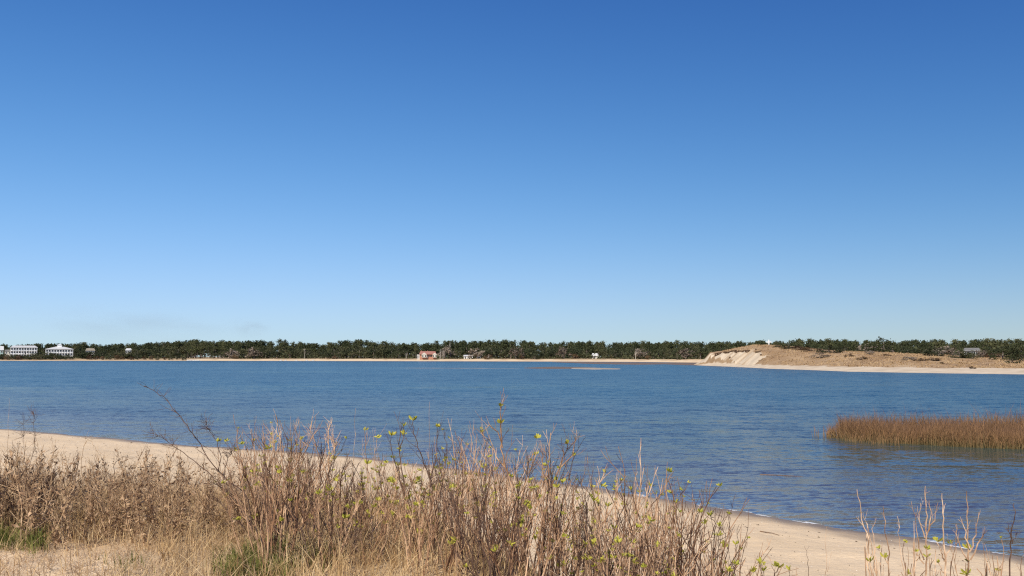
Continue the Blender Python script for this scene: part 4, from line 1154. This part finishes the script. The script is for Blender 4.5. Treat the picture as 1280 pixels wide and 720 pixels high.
hero('feathery_shrub', 'pale feathery topped shrub rising above the beach edge, left side of the thicket', 'shrub', 7.8,
     [[(412, 690), (410, 640), (408, 600), (411, 565), (409, 540), (413, 524)], [(411, 600), (400, 570), (393, 545), (388, 532)], [(410, 590), (418, 565), (417, 545)], [(409, 620), (398, 590), (402, 555)]], 'stem', 0.009, [(437, 583)], twigs=10, seed=6, feather=10)
hero('feathery_shrub', 'upright grey twigged shrub first to the right of the leaning stem', 'shrub', 7.9,
     [[(360, 700), (358, 650), (355, 610), (352, 570), (350, 540), (347, 518)], [(356, 620), (343, 580), (341, 540)], [(356, 600), (365, 560), (364, 530)], [(357, 640), (372, 590), (374, 550), (366, 530)]], 'palestem', 0.009, [(370, 557), (340, 556), (334, 566)], twigs=10, seed=7, feather=6)
hero('dead_weed', 'tall thin dead stalk rising left of the slender budding stem', 'weed', 7.9, [[(445, 660), (444, 600), (444, 560), (445, 510)]], 'weedstem', 0.0035, [], twigs=3, tl=0.06, seed=8)
hero('dead_weed', 'tall thin pale stalk rising just left of the yellow leaf tuft at centre', 'weed', 7.7, [[(538, 660), (537, 600), (537, 550), (537, 502)]], 'palestem', 0.003, [], twigs=1, tl=0.05, seed=9)
hero('feathery_shrub', 'shrub with a pale broom of twigs above the shoreline, right of the tallest stem', 'shrub', 7.5,
     [[(690, 710), (690, 660), (688, 620), (686, 590), (687, 560), (688, 540)], [(688, 610), (700, 585), (706, 565), (712, 550)], [(688, 620), (680, 590), (678, 565)], [(700, 585), (716, 570), (719, 545)]], 'stem', 0.009, [(706, 553), (660, 547), (714, 565), (713, 590), (694, 598)], twigs=9, seed=10, feather=4)
hero('budding_shrub', 'budding shrub with leaf tufts against the water in the dip of the thicket', 'shrub', 7.4,
     [[(745, 720), (748, 680), (750, 640), (748, 615), (752, 600), (757, 592)], [(750, 650), (742, 625), (738, 605), (736, 592)], [(750, 660), (768, 630), (772, 612), (770, 600)]], 'stem', 0.008, [(757, 591), (760, 603), (767, 606), (752, 634), (734, 634)], twigs=8, seed=11)
hero('budding_shrub', 'shrub with one thin twig high over the water near the right end', 'shrub', 7.6,
     [[(800, 720), (800, 680), (799, 640), (800, 605), (801, 575), (802, 548)], [(800, 650), (790, 620), (786, 600)], [(800, 655), (815, 630), (828, 615), (836, 590)]], 'stem', 0.007, [(800, 613), (790, 610), (822, 585), (820, 662), (812, 652)], twigs=8, tl=0.2, seed=12)
hero('budding_shrub', 'arching leaf tufted twigs over the sand, last at the right end of the thicket', 'shrub', 7.3,
     [[(880, 730), (870, 700), (878, 680), (890, 672), (895, 655), (889, 645)], [(875, 700), (860, 680), (868, 650), (880, 630), (881, 612)], [(872, 700), (850, 665), (845, 640), (855, 615)], [(880, 710), (905, 690), (908, 668), (900, 658)]], 'darkstem', 0.0075, [(898, 654), (889, 643), (885, 662), (898, 685), (853, 612), (850, 632), (815, 615)], twigs=9, tl=0.2, seed=13)
for k, (x, y, lab) in enumerate(((919, 706, 'leaf tufted twig rising from the bottom edge, leftmost of the three over the sand'), (951, 704, 'leaf tufted twig rising from the bottom edge, middle one of the three over the sand'), (968, 708, 'bent dark twig rising from the bottom edge, rightmost of the three over the sand'))):
    hero('low_shrub', lab, 'shrub', 6.9, [[(x + 4, 760), (x + 3, 735), (x, y + 8), (x + (7 if k == 2 else 0), y)], [(x + 3, 740), (x + 18, 725), (x + 17, 712)], [(x + 2, 745), (x - 12, 728), (x - 10, 714)]], 'darkstem', 0.006, [(x + (7 if k == 2 else 0), y - 1), (x + 17, y + 6), (x - 10, y + 8)], twigs=5, tl=0.08, seed=20 + k)
# saplings on the right, in front of the open beach
SAP = [
 ('sapling', 'curved bare sapling leaning left, leftmost of the row at the lower right', [[(1092, 760), (1085, 700), (1082, 675), (1075, 648), (1070, 625), (1067, 610)], [(1096, 720), (1090, 690), (1085, 660), (1078, 640)], [(1098, 740), (1094, 700), (1092, 670), (1096, 648)]], 'palestem', 0.007, [(1088, 712)], 2),
 ('sapling', 'sapling with two small leaf tufts, second of the row at the lower right', [[(1110, 760), (1111, 720), (1108, 690), (1105, 665), (1104, 645), (1103, 632)], [(1110, 705), (1102, 692), (1100, 686)]], 'palestem', 0.0065, [(1101, 686), (1112, 694)], 2),
 ('sapling', 'many forked sapling like a candelabra, tallest in the middle of the lower right row', [[(1155, 770), (1155, 720), (1155, 695), (1157, 668), (1158, 645), (1156, 625), (1155, 607)], [(1155, 700), (1150, 680), (1148, 655), (1143, 628)], [(1156, 672), (1150, 650), (1149, 628)], [(1158, 670), (1164, 645), (1163, 626)], [(1158, 668), (1166, 650), (1168, 626)], [(1155, 705), (1148, 695), (1145, 690)]], 'palestem', 0.0085, [(1145, 690), (1160, 697), (1155, 686)], 3),
 ('sapling', 'sapling with two bright leaf tufts held level on side twigs, lower right', [[(1180, 770), (1180, 722), (1180, 690), (1179, 665), (1177, 640), (1175, 616)], [(1181, 700), (1173, 688), (1167, 676)], [(1180, 702), (1188, 688), (1189, 676)], [(1183, 720), (1175, 712), (1172, 703)]], 'palestem', 0.0085, [(1166, 675), (1188, 677), (1172, 701)], 2),
 ('sapling', 'forked sapling with a tall pale leader and leaf tufts at its base, lower right', [[(1212, 770), (1212, 720), (1212, 695), (1212, 670), (1211, 645), (1211, 615)], [(1212, 685), (1206, 665), (1201, 646)], [(1212, 690), (1220, 668), (1223, 640)], [(1213, 700), (1226, 670), (1228, 661)], [(1210, 700), (1199, 675), (1195, 655)]], 'palestem', 0.009, [(1207, 700), (1204, 718), (1217, 719), (1212, 688)], 3),
 ('sapling', 'knobbly dark sapling near the right edge, without leaves', [[(1264, 770), (1264, 720), (1265, 690), (1264, 665), (1266, 645), (1265, 628)], [(1265, 680), (1270, 668)], [(1264, 672), (1259, 660)]], 'darkstem', 0.0075, [], 4),
 ('sapling', 'thin bare sapling between the tufted one and the candelabra, lower right', [[(1135, 760), (1130, 720), (1125, 690), (1122, 665), (1121, 645)], [(1133, 730), (1138, 705), (1137, 685)], [(1136, 740), (1142, 700), (1143, 670)]], 'palestem', 0.0045, [], 2),
 ('sapling', 'thin forked bare twig just left of the knobbly sapling', [[(1240, 770), (1239, 720), (1243, 700), (1246, 692)], [(1239, 720), (1236, 700), (1233, 680)], [(1238, 730), (1250, 712), (1256, 706)]], 'palestem', 0.0045, [], 2),
 ('sapling', 'thin lone bare twig over the sand, left of the lower right row', [[(1034, 760), (1034, 720), (1035, 690), (1036, 660)], [(1034, 715), (1039, 690)]], 'palestem', 0.003, [], 1),
 ('sapling', 'short leaning dark twig over the sand, left of the lone bare twig', [[(1012, 750), (1010, 715), (1007, 698), (1004, 682)]], 'darkstem', 0.003, [], 1),
 ('sapling', 'thin upright twig cut by the right edge', [[(1279, 760), (1278, 720), (1278, 700), (1279, 688)], [(1278, 730), (1272, 705)]], 'palestem', 0.0045, [], 1),
 ('sapling', 'faint thin bare twig between the two forked saplings of the lower right row', [[(1197, 760), (1196, 720), (1193, 690), (1194, 662)], [(1196, 715), (1190, 690), (1187, 668)]], 'palestem', 0.004, [], 2)]
for k, (nm, lab, st, mat, rad, bd, tw) in enumerate(SAP):
    hero(nm, lab, 'sapling', 6.6 + 0.15 * (k % 3), st, mat, rad, bd, twigs=tw, tl=0.09, seed=40 + k)

PT = [shrub_proto(820 + k, 1.0, 3, ('palestem', 'stem')[k % 2], 0.16, 5, 2, 0.06) for k in range(4)]
for k, px in enumerate((1077, 1089, 1099, 1116, 1128, 1141, 1150, 1163, 1171, 1186, 1199, 1206, 1219, 1227, 1236, 1249, 1257, 1271, 985, 1018)):
    Y = 6.9 + 0.25 * (k % 4); X = (px - 640) / FOCAL_PX * Y; z = ground_z(X, Y)
    H = pt(px, 672 + 9 * ((k * 7) % 5) + (25 if px < 1060 else 0), Y).z - z
    place_shrub(PT[k % 4], X, Y, k * 1.3, (0.75 * H, 0.75 * H, H * 1.1), 'thin low twiggy stems among the saplings, ' + ('over the bare sand left of them' if px < 1060 else 'below the leftmost curved sapling' if px < 1120 else 'around the candelabra sapling' if px < 1175 else 'around the level tufted sapling' if px < 1210 else 'right of the tall pale leader' if px < 1245 else 'by the knobbly dark sapling'),
                'low twigs among the lower right saplings', name='twiggy_shrub', buds=k % 3 == 0)

# ------------------------------------------------------------------ dead weeds on the left
def weed_proto(seed, H):
    r = np.random.default_rng(seed)
    mb, lf = MB(), MB()
    tips = []
    for k in range(r.integers(2, 5)):
        az = r.uniform(0, 6.28)
        q = wander((0, 0, -0.05), (math.cos(az) * 0.2, math.sin(az) * 0.2, 1), H * r.uniform(0.6, 1), 8, 0.10, r, 0.02)
        mb.tube(q, 0.0055, 0.0022, 4)
        twiggy(mb, q, r, 10, 0.0032, H * 0.26, wob=0.22, spread_=0.9, start=0.25, tips=tips)
        # curled leaves down the stalk
        Q = np.array(q)
        for j in range(34):
            t = r.uniform(0.15, 0.95) * (len(Q) - 1); i = int(t); a = Q[i] + (Q[min(i + 1, len(Q) - 1)] - Q[i]) * (t - i)
            d = r.normal(size=3) + np.array([0, 0, -0.3]); d /= np.linalg.norm(d); s = np.cross(d, r.normal(size=3)); s /= np.linalg.norm(s)
            L_ = r.uniform(0.03, 0.085); w = L_ * r.uniform(0.08, 0.2); n_ = np.cross(s, d)
            c1 = a + d * L_ * 0.5 + n_ * L_ * 0.15; c2 = a + d * L_ * 0.85 + n_ * L_ * 0.45
            lf.add([a, c1 - s * w, c1 + s * w, c2], None, [(0, 1, 2), (1, 3, 2)])
    hd = MB()
    for t in tips[:5]:
        th = np.linspace(0, 2 * math.pi, 6)[:-1]; t = np.array(t)
        v = [t + np.array([0, 0, -0.012])] + [t + np.array([math.cos(a) * 0.008, math.sin(a) * 0.008, 0]) for a in th] + [t + np.array([0, 0, 0.012])]
        hd.add(v, None, [(0, 1 + (i + 1) % 5, 1 + i) for i in range(5)] + [(6, 1 + i, 1 + (i + 1) % 5) for i in range(5)])
    return mb.mesh('stalks', M['weedstem']), lf.mesh('dead_leaves', M['deadleaf']), hd.mesh('seed_heads', M['seedhead'])
PW = [weed_proto(500 + k, 1.0) for k in range(10)]
WZ = ((45, 'at the left edge above the green blades'), (85, 'just right of the feathery headed stalk'), (125, 'under the hook tipped arched weed'), (165, 'under the arch bowing to the right'),
      (215, 'over the pale grass of the left middle'), (270, 'left of the leaning shrub'), (480, 'at the foot of the leaning shrub'))
for row, (Y0, step) in enumerate(((10.4, 13), (9.8, 12), (9.2, 12), (8.7, 13), (8.2, 15))):
    for px in np.arange(-25, 345, step):
        x = float(px + random.uniform(-6, 6)); Y = Y0 + random.uniform(-0.25, 0.25)
        X = (x - 640) / FOCAL_PX * Y; z = ground_z(X, Y)
        ty = np.interp(x, [-20, 0, 45, 80, 130, 160, 220, 300, 345], [575, 580, 560, 592, 590, 575, 585, 590, 590]) + random.uniform(-26, 24) + row * 2
        H = (pt(x, ty, Y).z - z) * 1.14
        if H < 0.2: continue
        zone = next(l for lim, l in WZ if x < lim); heads = row % 2 == 0
        lab = ('dead weed with dark seed heads, ' if heads else 'dead weed with curled leaves, ') + ('back' if row < 2 else 'middle' if row < 4 else 'front') + ' row, ' + zone; grp = 'dead weeds ' + zone
        w = PW[random.randrange(len(PW))]
        e = empty('dead_weed', (X, Y, z), random.uniform(0, 6.28), (min(H, 1.1) * 1.05,) * 2 + (H,)); tag(e, lab, 'weed', grp)
        part('stalks', w[0], e, kind='stuff'); part('dead_leaves', w[1], e, kind='stuff')
        if heads: part('seed_heads', w[2], e, kind='stuff')
hero('dead_weed', 'thin pale stalk standing alone over the waterline at the left edge', 'weed', 9.0, [[(6, 640), (7, 580), (8, 545), (8, 498)]], 'weedstem', 0.003, [], twigs=2, tl=0.1, seed=60)
hero('dead_weed', 'dark stalk with a feathery head over the waterline, right of the lone pale stalk', 'weed', 9.0, [[(40, 640), (38, 590), (44, 560), (45, 535)], [(33, 610), (32, 560), (32, 515)], [(44, 560), (40, 530), (41, 512)]], 'darkstem', 0.004, [], twigs=9, tl=0.12, seed=61, feather=14)
hero('dead_weed', 'dark arched weed bowing to the right over the sand, left of the leaning shrub', 'weed', 8.8, [[(145, 650), (146, 600), (147, 582), (152, 574), (162, 569), (172, 572)]], 'darkstem', 0.004, [], twigs=4, tl=0.12, seed=62)
hero('dead_weed', 'arched dead weed whose tip hooks over, above the middle of the left weeds', 'weed', 8.8, [[(103, 650), (100, 600), (96, 575), (97, 560), (104, 550), (113, 560), (118, 572)]], 'weedstem', 0.004, [], twigs=6, tl=0.14, seed=63)
# dark brown matted dead stems at the far left
for k, (x, Y) in enumerate(((-8, 8.8), (8, 8.6), (24, 8.7), (40, 8.9), (56, 9.0))):
    X = (x - 640) / FOCAL_PX * Y
    place_shrub(shrub_proto(700 + k, 0.75, 14, 'weedstem' if k % 2 else 'darkstem', 0.35, 8, 0), X, Y, random.uniform(0, 6), (1, 1, 1), 'low clump of dark dead stems at the far left, ' + ('first', 'second', 'third', 'fourth', 'fifth')[k] + ' from the left edge', 'dark clumps at the far left', name='dead_clump', cat='dead plant', buds=False)

# ------------------------------------------------------------------ things on the beach
def stick(px0, y0, px1, y1, rad, label, z=None, name='driftwood_stick', mat='driftwood'):
    a = on_level(px0, y0, 0.3 if z is None else z); b = on_level(px1, y1, 0.3 if z is None else z)
    if z is None:
        for _ in range(4):
            a = on_level(px0, y0, ground_z(a.x, a.y) + rad); b = on_level(px1, y1, ground_z(b.x, b.y) + rad)
    mb = MB(); d = b - a
    mb.tube([(0, 0, 0), tuple(d * 0.3 + Vector((0, 0, rad * 0.5))), tuple(d * 0.65 + Vector((0.01, 0.02, rad * 0.8))), tuple(d)], rad, rad * 0.5, 6)
    o = link(bpy.data.objects.new(name, mb.mesh(name, M[mat]))); o.location = a; tag(o, label, 'stick')
stick(950, 664, 974, 669, 0.010, 'brown driftwood stick lying on the open sand right of the thicket')
stick(908, 640, 915, 642, 0.012, 'short dark stick near the waterline left of the driftwood stick')
stick(950, 593, 1004, 596, 0.012, 'reddish brown reed stalk floating offshore below the marsh grass', z=0.0, name='floating_reed')
fo = MB(); r = np.random.default_rng(33)
P = np.array([(p.x, p.y) for p in shore])
def on_shore(t):
    f = t * (len(P) - 1); i = min(int(f), len(P) - 2); return P[i] + (P[i + 1] - P[i]) * (f - i), (P[i + 1] - P[i]) / np.linalg.norm(P[i + 1] - P[i])
for k in range(30):
    t = r.choice([0.62, 0.685, 0.70, 0.74, 0.775, 0.82, 0.925, 0.945, 0.96, 0.975]) + r.normal() * 0.006
    c, d = on_shore(min(max(t, 0.02), 0.985)); nrm = np.array([-d[1], d[0]]); 
    us = np.linspace(-1.2, 1.2, 97); hz = full_height(c[0] + nrm[0] * us, c[1] + nrm[1] * us)[0]
    c = c + nrm * us[int(np.argmin(np.abs(hz - 0.004)))]
    L_ = r.uniform(0.04, 0.22); W_ = r.uniform(0.006, 0.022); c = c + nrm * r.uniform(-0.02, 0.06)
    m = 7; v = []
    for j in range(m):
        u = j / (m - 1); q = c + d * L_ * (u - 0.5) * 2 + nrm * r.normal() * 0.012; w = W_ * math.sin(u * math.pi) ** 0.5 + 0.003
        v += [(*(q - nrm * w), 0.008), (*(q + nrm * w * r.uniform(0.5, 1.3)), 0.009)]
    fo.add(v, [(2 * j, 2 * j + 2, 2 * j + 3, 2 * j + 1) for j in range(m - 1)])
o = link(bpy.data.objects.new('foam', fo.mesh('foam', M['foam']))); tag(o, 'thin broken line of white foam along the near waterline', 'foam', kind='stuff')

def scatter_bits(name, mat, n, s0, s1, size, label, px0, px1, seed):
    r = np.random.default_rng(seed); mb = MB()
    px = r.uniform(px0, px1, n * 3); Y = np.exp(r.uniform(math.log(8.5), math.log(46), n * 3)); X = (px - 640) / FOCAL_PX * Y
    h, s, sf = full_height(X, Y); k = (s > s0) & (s < s1); X, Y, h = X[k][:n], Y[k][:n], h[k][:n]
    m = len(X); th = r.uniform(0, 6.28, m); L_ = size * r.uniform(0.4, 1.4, m) * np.maximum(1, Y / 16); W_ = L_ * r.uniform(0.2, 0.7, m)
    c, s_ = np.cos(th), np.sin(th)
    v = np.stack([np.stack([X - c * L_, Y - s_ * L_, h], -1), np.stack([X + s_ * W_, Y - c * W_, h + 0.003], -1), np.stack([X + c * L_, Y + s_ * L_, h + 0.002], -1), np.stack([X - s_ * W_, Y + c * W_, h + 0.003], -1), np.stack([X, Y, h + W_ * 0.8], -1)], 1)
    i = np.arange(m)[:, None] * 5
    mb.add(v.reshape(-1, 3), None, np.concatenate([i + np.array([[a, (a + 1) % 4, 4]]) for a in range(4)]))
    o = link(bpy.data.objects.new(name, mb.mesh(name, M[mat]))); tag(o, label, 'beach litter', kind='stuff')
scatter_bits('shell_fragments', 'shell', 2600, 0.5, 11, 0.010, 'pale shell fragments scattered over the beach sand', -20, 1300, 1)
scatter_bits('wrack', 'debris', 900, 1.0, 1.9, 0.026, 'thin dark wrack line on the sand just above the waterline', -20, 1300, 2)
scatter_bits('beach_debris', 'debris', 1100, 1.2, 10, 0.016, 'small dark bits of plant debris on the beach', -20, 1300, 3)
print('shrubs', cnt)

# ------------------------------------------------------------------ faint smoke drifting over the far wood on the left
def smoke(px, py, wpx, hpx, dens, seed):
    Y = 1300.0; c = pt(px, py, Y); W = wpx / FOCAL_PX * Y / 2; H = hpx / FOCAL_PX * Y / 2
    m = bpy.data.materials.new('thin_smoke'); m.use_nodes = True; N = m.node_tree.nodes; L = m.node_tree.links
    N.remove(N['Principled BSDF'])
    v = N.new('ShaderNodeVolumePrincipled'); v.inputs['Color'].default_value = (0.46, 0.39, 0.34, 1)
    tc = N.new('ShaderNodeTexCoord'); ln = N.new('ShaderNodeVectorMath'); ln.operation = 'LENGTH'; L.new(tc.outputs['Object'], ln.inputs[0])
    f = N.new('ShaderNodeMapRange'); f.interpolation_type = 'SMOOTHSTEP'; f.inputs['From Min'].default_value = 1.0; f.inputs['From Max'].default_value = 0.1; f.inputs['To Max'].default_value = dens
    L.new(ln.outputs['Value'], f.inputs['Value'])
    n = N.new('ShaderNodeTexNoise'); n.inputs['Scale'].default_value = 2.2; n.inputs['Detail'].default_value = 3; L.new(tc.outputs['Object'], n.inputs['Vector'])
    r = N.new('ShaderNodeMapRange'); r.inputs['From Min'].default_value = 0.40; r.inputs['From Max'].default_value = 0.7; L.new(n.outputs['Fac'], r.inputs['Value'])
    mu = N.new('ShaderNodeMath'); mu.operation = 'MULTIPLY'; L.new(f.outputs[0], mu.inputs[0]); L.new(r.outputs[0], mu.inputs[1]); L.new(mu.outputs[0], v.inputs['Density'])
    L.new(v.outputs[0], N['Material Output'].inputs['Volume'])
    mb = MB(); la = np.linspace(-math.pi / 2, math.pi / 2, 9)[1:-1]; lo = np.linspace(0, 2 * math.pi, 17)[:-1]
    vv = [(0, 0, -1)] + [(math.cos(a) * math.cos(b), math.cos(a) * math.sin(b), math.sin(a)) for a in la for b in lo] + [(0, 0, 1)]
    f3 = [(0, 1 + (i + 1) % 16, 1 + i) for i in range(16)] + [(113, 97 + i, 97 + (i + 1) % 16) for i in range(16)]
    f4 = [(1 + k * 16 + i, 1 + k * 16 + (i + 1) % 16, 17 + k * 16 + (i + 1) % 16, 17 + k * 16 + i) for k in range(6) for i in range(16)]
    mb.add(vv, f4, f3)
    o = link(bpy.data.objects.new('smoke', mb.mesh('smoke', m))); o.location = c; o.scale = (W, 60, H); o.rotation_euler = (0, 0.06, 0)
    return o
tag(smoke(165, 408, 330, 66, 0.0036, 1), 'faint wide veil of grey smoke over the wood at the left', 'smoke', kind='stuff')
tag(smoke(312, 410, 66, 32, 0.0042, 2), 'small faint puff of brownish smoke above the pine grove', 'smoke', kind='stuff')
